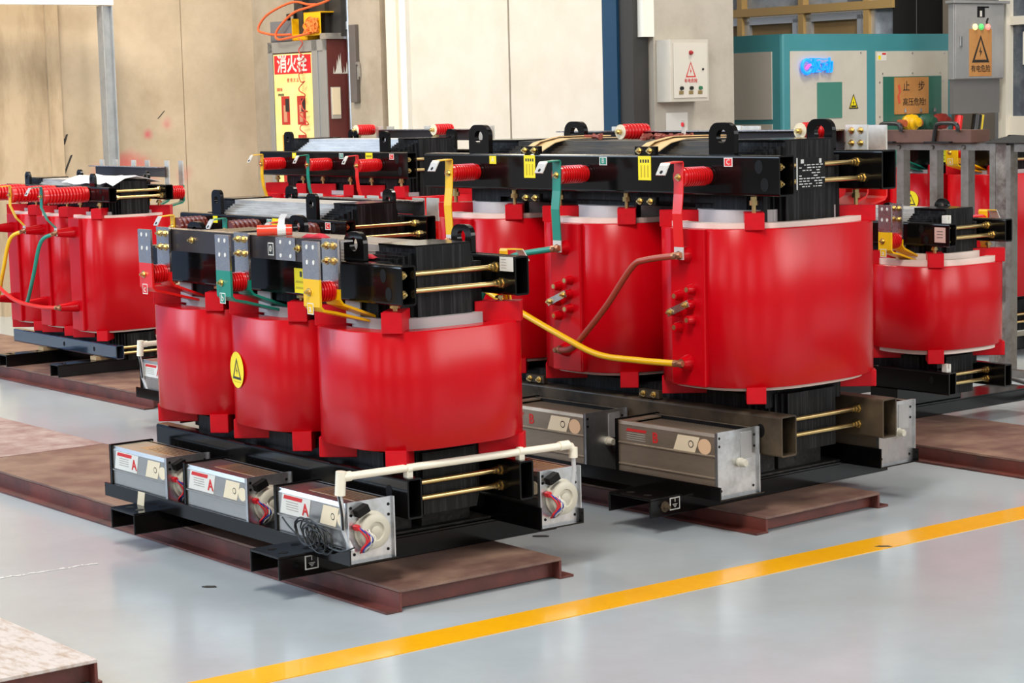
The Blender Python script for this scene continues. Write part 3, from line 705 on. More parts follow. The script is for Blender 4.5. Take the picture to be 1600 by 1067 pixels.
            ins = part(im, 'post_insulator', REDI)
            if s < 0:
                put(BOLT_F, 'bolt', fb, (x+off-.012, -vf-.004, B['zi']), None)
                lm = MB(); p = (x+off-.008, -vf-.004, B['zi']-.052); plate(lm, 'front', p, .036, .036, .0008); plate(lm, 'front', (p[0], p[1]-.0008, p[2]), .030, .030, .0004, 1)
                part(lm, 'phase_label', [WHITE, COLR[c]], parent=fb); text(c, .034, WHITE, fb, (p[0], p[1]-.0018, p[2]))
        for x in B.get('stand', ()):                # cream-ended standoffs between the rear beam and the neutral bar
            sm_ = MB().lathe((x, s*(vo-.035), B['nz1']-.002), (0, s, 0), ribbed(vn-vo+.032, .033, 6), 22).lathe((x, s*(vo-.035), B['nz1']-.002), (0, -s, 0), [(0, .031), (.003, .031)], 20, 1)
            so = part(sm_, 'standoff_insulator', [REDI, CREAM])
            part(MB().lathe((x, s*(vo-.038), B['nz1']-.002), (0, -s, 0), [(0, .012), (.016, .012), (.016, .007), (.026, .007)], 6).box(x-.02, x+.02, min(s*(vo-.03), s*(vo-.015)), max(s*(vo-.03), s*(vo-.015)), uz1-.002, B['nz1']-.03), 'stud', BRASS, parent=so)
    # high-voltage side
    if g('hvbar', True):
        T = sp['hvs']; s = hv; zi, L_, ri = T['zi'], T['L'], T['r']; ve = vo + L_; pw = T.get('pw', .085)
        tips = T['tip']; vp = b + .014
        for x, c, coil in zip(P3, seq.upper(), coils):
            cl_ = c.lower()
            pm = MB(); pm.box(-pw, pw, min(s*vp, s*b*.6), max(s*vp, s*b*.6), cz0, cz1-.001)
            part(pm, 'terminal_panel', RED, parent=coil, bevel=.006)
            im = MB(); im.lathe((x, s*vo, zi), (0, s, 0), [(d, r_) for d, r_ in ribbed(L_, ri, T['ribs'])], 24)
            ins = part(im, 'post_insulator', T.get('mat', REDI))
            dx = T.get('tdx', 0)
            zt = T['zt']; vtp = vp + T['boss']
            pts = [(x+dx, s*(ve+.095), zt-.045), (x+dx, s*(ve+.075), zt-.012), (x+dx, s*(ve+.068), zt-.004), (x+dx, s*(ve+.004), zt), (x+dx, s*(ve+.002), zt-.006), (x+dx, s*(ve+.003), zi), (x+dx, s*(ve+.006), zi-.06), (x+dx, s*((ve+vtp)/2+.012), zi-.13), (x+dx, s*(vtp+.003), T['ztop']+.03), (x+dx, s*(vtp+.003), T['ztop']-.015)]
            st = part(MB().strip(pts, T['w'], .004, (1, 0, 0), mis=[1, 1, 0, 0, 0, 0, 0, 0, 1]), 'phase_strap', [COLR[cl_], mat('bare_strap_end', (.72, .68, .62), .35, metal=.5)])
            tag(st, CNAME[cl_] + ' sleeved strap with a bare drilled tab')
            hm = MB(); d_ = (V(pts[1])-V(pts[0])).normalized(); nn = V((0, s*d_.z, -s*d_.y)) if True else None
            nn = d_.cross(V((1, 0, 0))).normalized();  nn = nn if nn.y*s > 0 else -nn
            hm.lathe(V(pts[0])*.7+V(pts[1])*.3 + nn*.0016, nn, [(0, .007), (.0012, .007)], 12); part(hm, 'tab_hole', BLKM, parent=st)
            put(BOLT_F if s < 0 else BOLT_B, 'bolt', st, (x+dx, s*(ve+.005), zi))
            for zt_ in (T['ztop'], T['zbot']):
                bm_ = MB().lathe((dx, s*vp, zt_), (0, s, 0), [(0, T['br']), (T['boss']*.2, T['br']*.95), (T['boss'], T['br']*.62)], 18)
                bo = part(bm_, 'terminal_bushing', RED, parent=coil)
                part(MB().lathe((dx, s*(vp+T['boss']), zt_), (0, s, 0), [(0, T['br']*.55), (.006, T['br']*.55), (.006, .012), (.018, .012), (.018, .007), (.03, .007)], 8), 'terminal_bolt', T.get('bolt', mat('rusty_bolt', (.25, .12, .07), .4, metal=.6)), parent=coil)
            if T.get('taps'):
                zs = T['taps']
                for j, (tx, tz) in enumerate(zs):
                    part(MB().lathe((tx, s*vp, tz), (0, s, 0), [(0, .020), (.006, .019), (.032, .0145)], 14).lathe((tx, s*(vp+.0315), tz), (0, s, 0), [(0, .009), (.002, .009)], 10, 1), 'tap_bushing', [RED, BRASS], parent=coil)
                A, B_ = V((zs[2][0]+.004, s*(vp+.036), zs[2][1])), V((zs[3][0]-.01, s*(vp+.036), zs[3][1]))
                lk_ = part(MB().strip([A+(A-B_)*.18, B_+(B_-A)*.18], .026, .004, (A-B_).cross(V((0, 1, 0)))), 'tap_link', TIN, parent=coil)
                for q in (A, B_): put(BOLT_F, 'bolt', lk_, q + V((0, s*.003, 0)))
        V2 = vp + T['boss'] + .012
        for i, tp in enumerate(T.get('tubes', ())):
            c, pts = tp
            mb = MB(); P = smooth([(p[0], s*(V2 + p[2]), p[1]) for p in pts], 6)
            mb.tube(P, T.get('tr', .012), 12)
            for q in (0, -1): mb.lathe(P[q], P[q]-P[-2 if q else 1], [(-.02, T.get('tr', .012)*1.15), (.02, T.get('tr', .012)*.9)], 10, 1)
            o = part(mb, 'connection_tube', [{'y': YEL, 'g': GRN, 'r': RBR, 'R': REDS}[c], mat('copper_end', (.45, .2, .1), .4, metal=.7)])
            tag(o, {'y': 'yellow', 'g': 'green', 'r': 'brown-red', 'R': 'red'}[c] + ' sleeved connection tube')
        if s < 0 and T.get('labels', True):
            for x, c in zip(P3, seq.upper()):
                p = (x+T.get('ldx', .10), -vo, uz1-.025); lm = MB(); plate(lm, 'front', p, .042, .032, .001); col = {'A': LEMON, 'B': GRN, 'C': REDS}[c]
                plate(lm, 'front', (p[0], p[1]-.001, p[2]), .034, .025, .0004, 1)
                part(lm, 'phase_label', [WHITE if c != 'A' else LEMON, col], parent=beams['u', -1]); text(c, .026, WHITE, beams['u', -1], (p[0], p[1]-.0016, p[2]))
            for x in T.get('ylab', ()):
                p = (x, -vo, uz1-.050); lm = MB(); plate(lm, 'front', p, .068, .09, .001)
                for q in range(4): plate(lm, 'front', (p[0]-.02+.0135*q, p[1]-.001, p[2]+.026), .008, .012, .0004, 1)
                for q in range(3): plate(lm, 'front', (p[0]-.018+.018*q, p[1]-.001, p[2]-.012), .007, .045, .0003, 2)
                part(lm, 'caution_label', [LEMON, DARKTXT, mat('ochre_print', (.55, .40, .0), .6)], parent=beams['u', -1])
    if g('dz_bolts'):                             # pairs of yoke clamping bolts between the phases
        for x in (-ph*.5, ph*.5):
            for z in (uz0-.03, uz1+.014, lz1+.02):
                mb = MB().box(x-.055, x+.055, -vo+.004, -vo+.024, z-.016, z+.016)
                cb = part(mb, 'yoke_clip', BLK if z > .7 else DUSTY, bevel=.003)
                for dx in (-.028, .028): put(BOLT_F, 'bolt', cb, (x+dx, -vo+.004, z))
    if g('board'):
        for x in P3: part(MB().box(x-.12, x-.035, -vin-.012, -vin-.006, cz1+.004, uz0-.002), 'insulation_board', GREY)
    return root, beams, coils, part
# ---------------------------------------------------------------- the transformers
def at(o, u, v):
    ya = R(o[2]); return o[0] + u*math.cos(ya) + v*math.sin(ya), o[1] - u*math.sin(ya) + v*math.cos(ya)
x, y = at(T1O, -.90, .355)
A1 = dict(x=x, y=y, zb=.07, label='three red coils with fans marked A and upright red, green, yellow busbars, foremost transformer', lv=-1,
    vo=.25, vt=.057, hu=.808, uz0=.923, uz1=1.049, lz0=.258, lz1=.386, ph=.545, a=.262, b=.315, n=3, cz0=.466, cz1=.84, ct=1.092, leg=.125, lc=.69,
    pad=(.15, .066, .066), lug=(.112, .095, .018), lugx=.51, chan=(.177, .145, .56), chx=(.452, -.505), earth=True, sup=(-.12, .12), supsize=(.09, .10), ring=.03, board=True, bed=(.375, .53, .40),
    lam=mat('brown_core_laminations', (.36, .31, .27), .42, metal=.25, noise=((.14, .11, .09), 40, .4, .7, .1), stretch=(.15, 1, 1)),
    fans=dict(D=.162, H=.178, ty=.465, tz=.149, lip=.044, x0=-.82, x1=.80, xs=(-.78, -.235, .36), L=.42, dusty=False, letter='A', motor=2, tray_label=True),
    lvs=dict(vf=.385, vi=.312, vn=.300, zt=1.122, w=.093, zc=1.003, zbot=.905, vend=.17, zi=.962, ri=.034, nx0=-.64, nx1=.55, nz0=1.043, nz1=1.119, px=.235, off=-.03, detail=True),
    hvs=dict(zi=1.00, L=.10, r=.034, ribs=8, zt=1.052, ztop=.78, zbot=.52, boss=.03, br=.03, w=.04, tip=0, tubes=(('y', [(-.545, .78, 0), (-.2, .70, .01), (.3, .56, .01), (.545, .52, 0)]), ('g', [(0, .78, 0), (-.3, .66, .02), (-.545, .52, 0)]))))
t1, beams1, coils1, part1 = transformer(A1)
x, y = at(T2O, -1.0, .395)
A2 = dict(x=x, y=y, zb=.06, yaw=49.8, label='tallest transformer, red coils with fans marked B and yellow, green, red straps in front', lv=1,
    vo=.317, vt=.08, hu=1.005, uz0=1.186, uz1=1.33, lz0=.261, lz1=.408, ph=.657, a=.302, b=.415, n=2.7, cz0=.50, cz1=1.07, ct=1.374, leg=.17, lc=.868,
    pad=(.20, .070, .060), lug=(.128, .118, .022), lugx=.69, chan=(.22, .13, (-.70, .60)), chx=(.62, -.62), earth=True, dusty=True, bed=(.515, .725, .50), sup=(-.13, .13), supsize=(.14, .12), ring=.06, collar=.018, dz_bolts=True, ring_mat=GREY, lam=LAMD, low_mat=DUSTY,
    fans=dict(D=.205, H=.225, ty=.547, tz=.132, lip=.044, x0=-.98, x1=.925, xs=(-.985, -.30, .385), L=.515, dusty=True, letter='B', motor=False),
    lvs=dict(vf=.56, vi=.45, vn=.43, zt=1.415, w=.11, zc=1.25, zbot=1.13, vend=.25, zi=1.27, ri=.04, nx0=-.95, nx1=.66, nz0=1.325, nz1=1.402, px=.3, off=.05, detail=True, stand=(-.43, .57)),
    hvs=dict(zi=1.256, L=.142, r=.035, ribs=9, zt=1.312, ztop=.977, zbot=.586, boss=.035, br=.03, w=.046, tip=0, ldx=.105, ylab=(-.325, .332),
        taps=[(.028, .854), (-.036, .828), (.022, .80), (-.042, .769), (.026, .744), (-.038, .714)],
        tubes=(('r', [(.655, .977, 0), (.50, .955, .005), (.43, .925, .01), (.30, .78, .015), (.17, .66, .015), (.09, .60, .01), (0, .586, 0)]),
               ('y', [(.655, .586, 0), (.45, .585, .02), (.26, .592, .03), (.08, .645, .04), (-.24, .75, .04), (-.45, .83, .03), (-.60, .95, .01), (-.655, .977, 0)]),
               ('g', [(0, .977, 0), (-.25, .935, .01), (-.36, .86, .015), (-.5, .70, .01), (-.655, .586, 0)]))))
t2, beams2, coils2, part2 = transformer(A2)
# the nameplate bolted across the end of the tallest transformer
npm = MB(); p = (1.003, -.152, 1.262); plate(npm, 'end', p, .150, .112, .003, 0)
rnd = random.Random(2)
for r_ in range(9):
    xx = -.062
    while xx < .055:
        w_ = rnd.uniform(.006, .022)
        if rnd.random() < .78: plate(npm, 'end', (p[0]+.003, p[1]+xx+w_/2, p[2]+.030-.0095*r_), w_, .0035, .0004, 1)
        xx += w_ + .006
plate(npm, 'end', (p[0]+.003, p[1]-.045, p[2]+.043), .016, .014, .0004, 1); plate(npm, 'end', (p[0]+.003, p[1]+.05, p[2]+.043), .012, .016, .0004, 1)
plate(npm, 'end', (p[0]+.003, p[1]-.073, p[2]), .006, .112, .0005, 1)
part2(npm, 'nameplate', [BLK, mat('engraved_aluminium', (.62, .62, .60), .4, metal=.4)])
# far left: long ribbed insulators, tapered bushings
A3 = dict(x=-2.45, y=12.10, zb=.07, label='far left transformer with long red ribbed insulators, standing on wood blocks', lv=1, seq='cab',
    vo=.20, vt=.05, hu=.665, uz0=1.033, uz1=1.117, lz0=.162, lz1=.241, ph=.405, a=.198, b=.28, n=3.4, cz0=.315, cz1=.945, ct=1.145, leg=.10, lc=.58,
    pad=(.13, .062, .058), lug=(.06, .075, .016), round_lug=True, lugx=.42, chan=(.105, .14, .46), chx=(.42, -.26), sup=(-.13, .13), supsize=(.07, .09), sup_mat=WOOD, ring=.03, collar=.014, low_holes=True,
    low_mat=mat('sky_tinted_black_gloss', (.02, .03, .05), .08, coat=.6), end_bolts=False,  # black beam paint with the blue sky reflection tinted into its colour
    lvs=dict(vf=.40, vi=.31, vn=.29, zt=1.24, w=.05, zc=1.10, zbot=1.0, vend=.16, zi=1.06, ri=.04, nx0=-.45, nx1=.42, nz0=1.15, nz1=1.21, px=.2, off=0),
    hvs=dict(zi=1.075, L=.275, r=.047, ribs=11, zt=1.128, ztop=.868, zbot=.452, boss=.105, br=.032, w=.030, tip=0, tr=.011, labels=False, pw=.07,
        tubes=(('y', [(0, .868, 0), (-.07, .82, .05), (-.16, .64, .06), (-.30, .50, .03), (-.405, .452, 0)]),
               ('g', [(.405, .868, 0), (.335, .82, .05), (.245, .64, .06), (.10, .50, .03), (0, .452, 0)]),
               ('R', [(.405, .452, 0), (.25, .455, .05), (.0, .49, .09), (-.3, .62, .09), (-.43, .78, .04), (-.405, .868, 0)]))))
t3, beams3, coils3, part3 = transformer(A3)
# behind the foremost one: brown insulators
A4 = dict(x=-.965, y=9.70, zb=.07, label='middle transformer with brown ribbed insulators, hidden behind the foremost one', lv=1,
    vo=.24, vt=.052, hu=.73, uz0=.925, uz1=1.04, lz0=.258, lz1=.37, ph=.49, a=.24, b=.30, n=3, cz0=.45, cz1=.82, ct=1.10, leg=.115, lc=.62,
    pad=(.14, .062, .06), lug=(.085, .115, .018), lugx=.42, chan=(.16, .145, .5), chx=(.42, -.42), sup=(-.12, .12), supsize=(.09, .10), ring=.03,
    fans=dict(D=.162, H=.178, ty=.465, tz=.149, lip=.044, x0=-.84, x1=.75, xs=(-.80,), L=.42, dusty=False, letter='A', motor=2, sides=(-1,)),
    lvs=dict(vf=.40, vi=.32, vn=.30, zt=1.105, w=.09, zc=1.0, zbot=.90, vend=.16, zi=.955, ri=.034, nx0=-.56, nx1=.56, nz0=1.035, nz1=1.10, px=.2, off=0, detail=True),
    hvs=dict(zi=.985, L=.155, r=.046, ribs=5, mat=BROWNI, zt=1.04, ztop=.74, zbot=.50, boss=.04, br=.03, w=.038, tip=0, tdx=-.03, ldx=.10, ylab=(.16,)))
t4, beams4, coils4, part4 = transformer(A4)
# far back row, in front of the door
A5 = dict(x=-.80, y=12.05, zb=.0, label='back transformer before the hydrant cabinet, smooth red insulators with thin straps', lv=1,
    vo=.27, vt=.065, hu=.765, uz0=1.132, uz1=1.275, lz0=.20, lz1=.34, ph=.50, a=.235, b=.34, n=3, cz0=.42, cz1=1.03, ct=1.34, leg=.12, lc=.66,
    pad=(.15, .060, .062), lug=(.085, .115, .018), lugx=.50, chan=(.16, .10, .5), chx=(.42, -.42), sup=(-.12, .12), supsize=(.09, .10), ring=.02,
    lam=mat('silver_core_laminations', (.60, .64, .70), .36, metal=.25, noise=((.42, .46, .52), 40, .4, .7, .1), stretch=(.15, 1, 1)), dz_bolts=False,
    lvs=dict(vf=.46, vi=.38, vn=.36, zt=1.40, w=.07, zc=1.24, zbot=1.12, vend=.2, zi=1.24, ri=.036, nx0=-.42, nx1=.50, nz0=1.32, nz1=1.385, px=.2, off=.06, stand=(-.48, .32)),
    hvs=dict(zi=1.205, L=.145, r=.036, ribs=10, zt=1.262, ztop=.98, zbot=.52, boss=.035, br=.03, w=.028, tip=0, ldx=.12, ylab=(.40,), bolt=STEEL))
t5, beams5, coils5, part5 = transformer(A5)
# right: single visible coil with pale collars
A7 = dict(x=1.632, y=9.735, zb=.065, label='right-hand transformer with a pale rim around its red coil and white rail clips', lv=-1,
    vo=.215, vt=.05, hu=.735, uz0=.860, uz1=.963, lz0=.206, lz1=.308, ph=.485, a=.238, b=.29, n=2.8, cz0=.402, cz1=.772, ct=1.012, leg=.115, lc=.615,
    pad=(.15, .070, .062), lug=(.082, .085, .018), round_lug=True, lugx=.36, chan=(.20, .125, (-.42, .72)), chx=(.36, -.36), sup=(0,), supsize=(.16, .22), sup_mat=BLK, ring=.05, ring_mat=PINKW, collar=.026, clips=True, board=True, hole_in=.06,
    lvs=dict(vf=.345, vi=.272, vn=.262, zt=1.045, w=.075, zc=.925, zbot=.835, vend=.15, zi=.885, ri=.036, nx0=-.55, nx1=.20, nz0=.965, nz1=.99, px=.1, off=.0, detail=True),
    hvs=dict(zi=.94, L=.10, r=.03, ribs=8, zt=.99, ztop=.72, zbot=.48, boss=.03, br=.03, w=.05, tip=0))
t7, beams7, coils7, part7 = transformer(A7)
lm = MB(); p = (.685, -.215, .912); plate(lm, 'front', p, .062, .066, .001, 0)
for k in range(3): plate(lm, 'front', (p[0], p[1]-.001, p[2]+.015-.013*k), .034, .003, .0004, 1)
part7(lm, 'pink_label', [mat('pink_label', (.62, .40, .34), .5), DARKTXT], parent=beams7['u', -1])
# behind the bare steel frame
A8 = dict(x=2.57, y=12.42, zb=.0, label='transformer standing behind the bare steel frame, seen between its uprights', lv=-1,
    vo=.22, vt=.055, hu=.66, uz0=1.10, uz1=1.22, lz0=.16, lz1=.27, ph=.44, a=.212, b=.30, n=3, cz0=.35, cz1=1.055, ct=1.24, leg=.10, lc=.57,
    pad=(.14, .056, .055), lug=(.08, .05, .018), lugx=.4, chan=(.15, .08, .45), chx=(.36, -.36), sup=(0,), supsize=(.12, .2), ring=.02,
    lvs=dict(vf=.40, vi=.31, vn=.29, zt=1.235, w=.085, zc=1.22, zbot=1.11, vend=.15, zi=1.185, ri=.034, nx0=-.5, nx1=.46, nz0=1.225, nz1=1.26, px=.15, off=0),
    hvbar=False)
t8, beams8, coils8, part8 = transformer(A8)
lm = MB(); p = (.205, -.225, 1.165); plate(lm, 'front', p, .085, .085, .001, 0)
for q in range(2): plate(lm, 'front', (p[0]-.012+.022*q, p[1]-.001, p[2]+.024), .014, .014, .0004, 1)
for q in range(2): plate(lm, 'front', (p[0], p[1]-.001, p[2]-.004-.022*q), .074, .003, .0004, 1)
part8(lm, 'caution_label', [mat('lime_label', (.62, .66, .02), .5), DARKTXT], parent=beams8['u', -1])
A9 = dict(A8); A9.update(x=3.90, y=12.82, label='red coil transformer just entering the frame at the right edge')
A9['lvs'] = dict(A8['lvs'], zt=1.10, zi=1.06, zc=1.02, zbot=.99)
t9, beams9, coils9, part9 = transformer(A9)
# round high-voltage stickers
def warn_sticker(coil, A, ang, z, r):
    t = ang; x = A['a']*math.copysign(abs(math.cos(t))**(2/A['n']), math.cos(t)); y = A['b']*math.copysign(abs(math.sin(t))**(2/A['n']), math.sin(t))
    nx, ny = math.copysign(abs(x/A['a'])**(A['n']-1), x)/A['a'], math.copysign(abs(y/A['b'])**(A['n']-1), y)/A['b']
    rz = math.atan2(nx, -ny)
    mb = MB(); disc(mb, 'front', (0, 0, 0), r, .001, 0, None, 32)
    # bend the round label onto the winding
    tri(mb, 'front', (0, 0, r*.08), r*1.28, r*1.2, r*.16, .0016, 1)
    for k in range(5): plate(mb, 'front', (-r*.5+r*.25*k, 0, -r*.66), r*.14, r*.05, .0016, 2)
    o = mb.build('warning_sticker', [mat('yellow_sticker', (.95, .74, .0), .4), DARKTXT, mat('ochre_print', (.55, .40, .0), .6)], coil, (x*1.001 + math.sin(rz)*.001, y*1.001 - math.cos(rz)*.001, z), (0, 0, rz))
    return o
warn_sticker(coils1[1], A1, R(-103), .655, .062)
warn_sticker(coils8[1], A8, R(-84), .90, .055)
# white data sticker inside the far end of the foremost transformer's rear beam, orange ribbon
lm = MB(); p = (.775, .186, 1.024); plate(lm, 'front', p, .070, .046, .001, 0)
for k in range(4): plate(lm, 'front', (p[0]-.014, p[1]-.001, p[2]+.014-.009*k), .026, .002, .0004, 1)
part1(lm, 'data_label', [WHITE, mat('faint_print', (.35, .32, .28), .6)], parent=beams1['u', 1])
part1(MB().strip(smooth([(.68, .262, .92), (.683, .268, .86), (.675, .270, .80), (.665, .272, .74)], 4), .007, .0015, (1, 0, 0)).strip([(.667, .272, .755), (.66, .273, .73)], .016, .0015, (1, 0, 0)), 'marker_ribbon', mat('orange_ribbon', (.85, .20, .02), .5))
lm = MB(); p = (.232, -.251, .973); plate(lm, 'front', p, .070, .082, .001, 0); plate(lm, 'front', (p[0]+.006, p[1]-.001, p[2]+.022), .014, .018, .0004, 1)
for q in range(2): plate(lm, 'front', (p[0], p[1]-.001, p[2]-.004-.02*q), .054, .007, .0004, 2)
part1(lm, 'caution_label', [LEMON, DARKTXT, mat('ochre_print', (.55, .40, .0), .6)], parent=beams1['u', -1])
# conduits joining the fans across the near end
def conduit(part, x, y0, y1, z, zf, hz, flip=1):
    mb = MB(); mb.tube([(x, y0, z+.004), (x, y1-.02, z-.006), (x, y1, z-.010), (x, y1+.010, z-.03)], .0125, 12); mb.cyl((x-.004, y0-.004, z-.052), (x, y0, z+.022), .0165, 14)
    mb.cyl((x, y1+.010, z-.05), (x, y1+.010, z-.016), .0155, 14); mb.lathe((x, y0+.004, z+.004), (0, 1, 0), [(0, .0155), (.03, .0155)], 14); mb.lathe((x, y1-.05, z-.005), (0, 1, 0), [(0, .0155), (.04, .0155)], 14)
    cd = part(mb, 'wiring_conduit', PVC)
    for y in zf: part(MB().box(x-.012, x+.012, y-.010, y+.010, z-.03, z-.008).cyl((x, y-.008, z-.002), (x, y+.008, z-.002), .0155, 12), 'pipe_clip', PVC, parent=cd)
    part(MB().tube(smooth([(x-.006, y0-.006, z-.045), (x+.004, y0-.002, z-.10), (x-.008, y0+.008, z-.16), (x+.02, y0+.02, z-.225)], 5), .008, 10).tube(smooth([(x-.003, y0-.010, z-.045), (x+.008, y0-.008, z-.10), (x-.003, y0+.002, z-.16)], 5), .004, 8, 1), 'clear_hose', [CLEAR, WIREK], parent=cd)
    part(MB().tube(smooth([(x, y1+.010, z-.045), (x+.004, y1+.008, z-.10), (x+.006, y1-.006, z-.17)], 5), .008, 10), 'clear_hose', CLEAR, parent=cd)
conduit(part1, .775, -.47, .435, .414, (-.222, .222), 0)
conduit(part4, -.76, -.47, .40, .405, (-.21, .21), 0)
# tangle of thin black cable lying on the near fan of the foremost transformer
mb = MB(); rnd = random.Random(11)
for k in range(11):
    P = []; cx = .565 + .011*k; r0 = rnd.uniform(.034, .050); zc = .222 + rnd.uniform(-.008, .010) - .0015*k
    for j in range(17):
        a = 2*math.pi*j/16; P.append((cx + r0*1.2*math.cos(a) + .02*math.sin(a), -.474 - .004*rnd.random() - .006*(k % 3), zc + r0*.75*math.sin(a) - .022*math.cos(a)))
    mb.tube(P, .0026, 6)
mb.tube(smooth([(.66, -.478, .205), (.72, -.482, .192), (.78, -.478, .19), (.82, -.46, .205)], 6), .003, 6); mb.tube(smooth([(.43, -.474, .245), (.47, -.478, .225), (.52, -.480, .205)], 6), .003, 6)
part1(mb, 'coiled_cable', WIREK)
# ---------------------------------------------------------------- things around the transformers
def lobj(root_or_none, mb, name, mats, bevel=0, loc=(0, 0, 0), rot=None): return mb.build(name, mats, root_or_none, loc, rot, bevel)
# fire hydrant cabinet in the corner
fc = bthing('hydrant_cabinet', 'grey hydrant cabinet with a red and yellow Chinese notice and mahogany side, in the corner', 'fire hydrant cabinet', .6, 0, .15)
W_, D_, H_ = .835, .22, 1.88
lobj(fc, MB().box(0, W_, -D_, -.002, 0, H_), 'body', MAHO)
lobj(fc, MB().box(0, W_, -D_-.012, -D_, 0, .03).box(0, W_, -D_-.012, -D_, H_-.085, H_).box(0, .065, -D_-.012, -D_, 0, H_).box(W_-.20, W_-.12, -D_-.012, -D_, 0, H_).box(W_-.045, W_, -D_-.012, -D_, 0, H_).box(W_-.12, W_-.045, -D_-.004, -D_, 0, H_), 'door_frame', mat('grey_aluminium', (.38, .38, .37), .4, metal=.5), .003)
sg = lobj(fc, MB().box(.072, .625, -D_-.006, -D_, .2, H_-.095), 'sign_panel', mat('yellow_notice', (.90, .72, .22), .5, noise=((.95, .84, .42), 2, .4, .7, 0)))
lobj(sg, MB().box(.085, .615, -D_-.008, -D_-.006, 1.632, 1.775), 'red_banner', mat('banner_red', (.70, .012, .02), .5))
text('消火栓', .145, WHITE, sg, (.345, -D_-.009, 1.70), 'front', 'lettering', .02)
text('使 用 方 法', .035, REDTXT, sg, (.35, -D_-.0075, 1.58))
for i, (x0, z0, c) in enumerate(((.17, 1.24, 0), (.40, 1.24, 0), (.17, .94, 1), (.40, .94, 0), (.17, .64, 0), (.40, .64, 1))):
    mb = MB().box(x0, x0+.12, -D_-.0075, -D_-.006, z0, z0+.22); mb.box(x0+.03, x0+.08, -D_-.0085, -D_-.0075, z0+.02, z0+.15, 1); mb.box(x0+.06, x0+.115, -D_-.009, -D_-.0085, z0+.10, z0+.20, 2)
    lobj(sg, mb, 'instruction_picture', [mat('picture_red', (.50, .03, .02), .5) if not c else mat('picture_amber', (.72, .36, .05), .5), mat('picture_flesh', (.62, .28, .16), .5), DARKTXT])
text('消防栓', .03, REDTXT, sg, (.15, -D_-.0075, 1.51)); text('使用须知', .022, DARKTXT, sg, (.17, -D_-.0075, 1.47))
mb = MB(); prof = [(-.17, 0), (-.165, .06), (-.158, 0), (-.14, .04), (-.132, .11), (-.125, .05), (-.118, .145), (-.108, .09), (-.10, .16), (-.095, .05), (-.088, 0), (-.075, .01), (-.07, .06), (-.066, 0), (-.055, .02), (-.045, .09), (-.038, .05), (-.03, .11), (-.026, .07), (-.02, .10), (-.03, 0)]
for a, b in zip(prof, prof[1:]): mb.add([(W_+.0015, a[0], 1.62), (W_+.0015, b[0], 1.62), (W_+.0015, b[0], 1.62+b[1]), (W_+.0015, a[0], 1.62+a[1])], [(0, 1, 2, 3)])
lobj(fc, mb, 'torn_lettering', WHITE)
sb = lobj(fc, MB().box(W_, W_+.012, -.20, -.115, 1.28, 1.52), 'switch_box', mat('box_grey', (.42, .38, .34), .5), .003)
lobj(sb, MB().box(W_+.012, W_+.016, -.195, -.12, 1.31, 1.515), 'switch_cover', CREAM, .002)
lobj(fc, MB().box(W_-.06, W_+.02, -D_-.02, .0, H_, H_+.045), 'top_cap', STEEL)
# tool cases and twine on top of it
zt = .15 + 1.88
o = bthing('welder_case', 'small grey case with black handle on top of the hydrant cabinet', 'case', .76, -.11, zt+.0015)
lobj(o, MB().box(-.15, .19, -.10, .10, .0, .16), 'body', mat('case_grey', (.16, .16, .17), .5), .008)
lobj(o, MB().strip([(-.03, -.0, .16), (-.03, 0, .21), (.07, 0, .21), (.07, 0, .16)], .03, .02, (0, 1, 0)), 'handle', WIREK)
o = bthing('yellow_bin', 'yellow plastic bin holding orange twine on top of the hydrant cabinet', 'bin', 1.15, -.12, zt+.0015)
mb = MB().box(-.20, .02, -.10, .10, 0, .008).box(-.20, -.192, -.10, .10, 0, .17).box(-.20, .02, .092, .10, 0, .17).box(.012, .02, -.10, .10, 0, .19).box(-.192, .012, -.10, -.094, 0, .05)
lobj(o, mb, 'bin_shell', mat('bin_yellow', (.85, .45, .0), .4))
lobj(o, MB().box(-.02, .215, -.105, -.097, .03, .21).box(-.02, .215, -.105, .06, .20, .21), 'front_flap', mat('bin_yellow', (.85, .45, .0), .4), .004)
mb = MB(); rnd = random.Random(4)
for k in range(9):
    P = [(.10 + rnd.uniform(-.09, .11), -.112 - rnd.uniform(0, .02), .10 + rnd.uniform(-.05, .07)) for _ in range(7)]; mb.tube(smooth(P, 4), .006, 6)
tag(mb.build('orange_twine', mat('twine_orange', (.80, .20, .03), .6), None, bl(1.15, -.12, zt), (0, 0, -R(YAW))), 'tangled orange twine hanging over the front of the yellow bin', 'twine')
mb = MB(); P = [(-.02, -.13, .0), (-.20, -.135, .005), (-.36, -.135, .02), (-.50, -.13, .06), (-.40, -.10, .17), (-.10, -.06, .25), (.10, -.04, .225), (.20, -.03, .22)]
mb.tube(smooth(P, 8), .0095, 10)
P = [(.26, -.14, .0), (.05, -.15, -.02), (-.18, -.15, -.03), (-.20, -.14, .04), (.0, -.12, .16), (.22, -.10, .20), (.45, -.08, .24), (.55, -.06, .31)]
mb.tube(smooth(P, 8), .0095, 10)
tag(mb.build('orange_hose', ORANGE, None, bl(1.0, -.12, zt+.05), (0, 0, -R(YAW))), 'loops of orange air hose drooping over the two cases on the hydrant cabinet', 'hose')
mb = MB(); P = []; rnd = random.Random(8)
for k in range(46): P.append((.40 + .045*math.sin(k*1.9) + rnd.uniform(-.03, .03), -.262 - .012*math.cos(k*1.9), .02 - .030*k + rnd.uniform(-.02, .02)))
mb.tube(smooth(P, 3), .0045, 6)
tag(mb.build('red_twine', mat('twine_red', (.55, .05, .03), .5), None, bl(.74, 0, zt-.02), (0, 0, -R(YAW))), 'crinkled red cord hanging down the front of the yellow hydrant notice', 'cord')
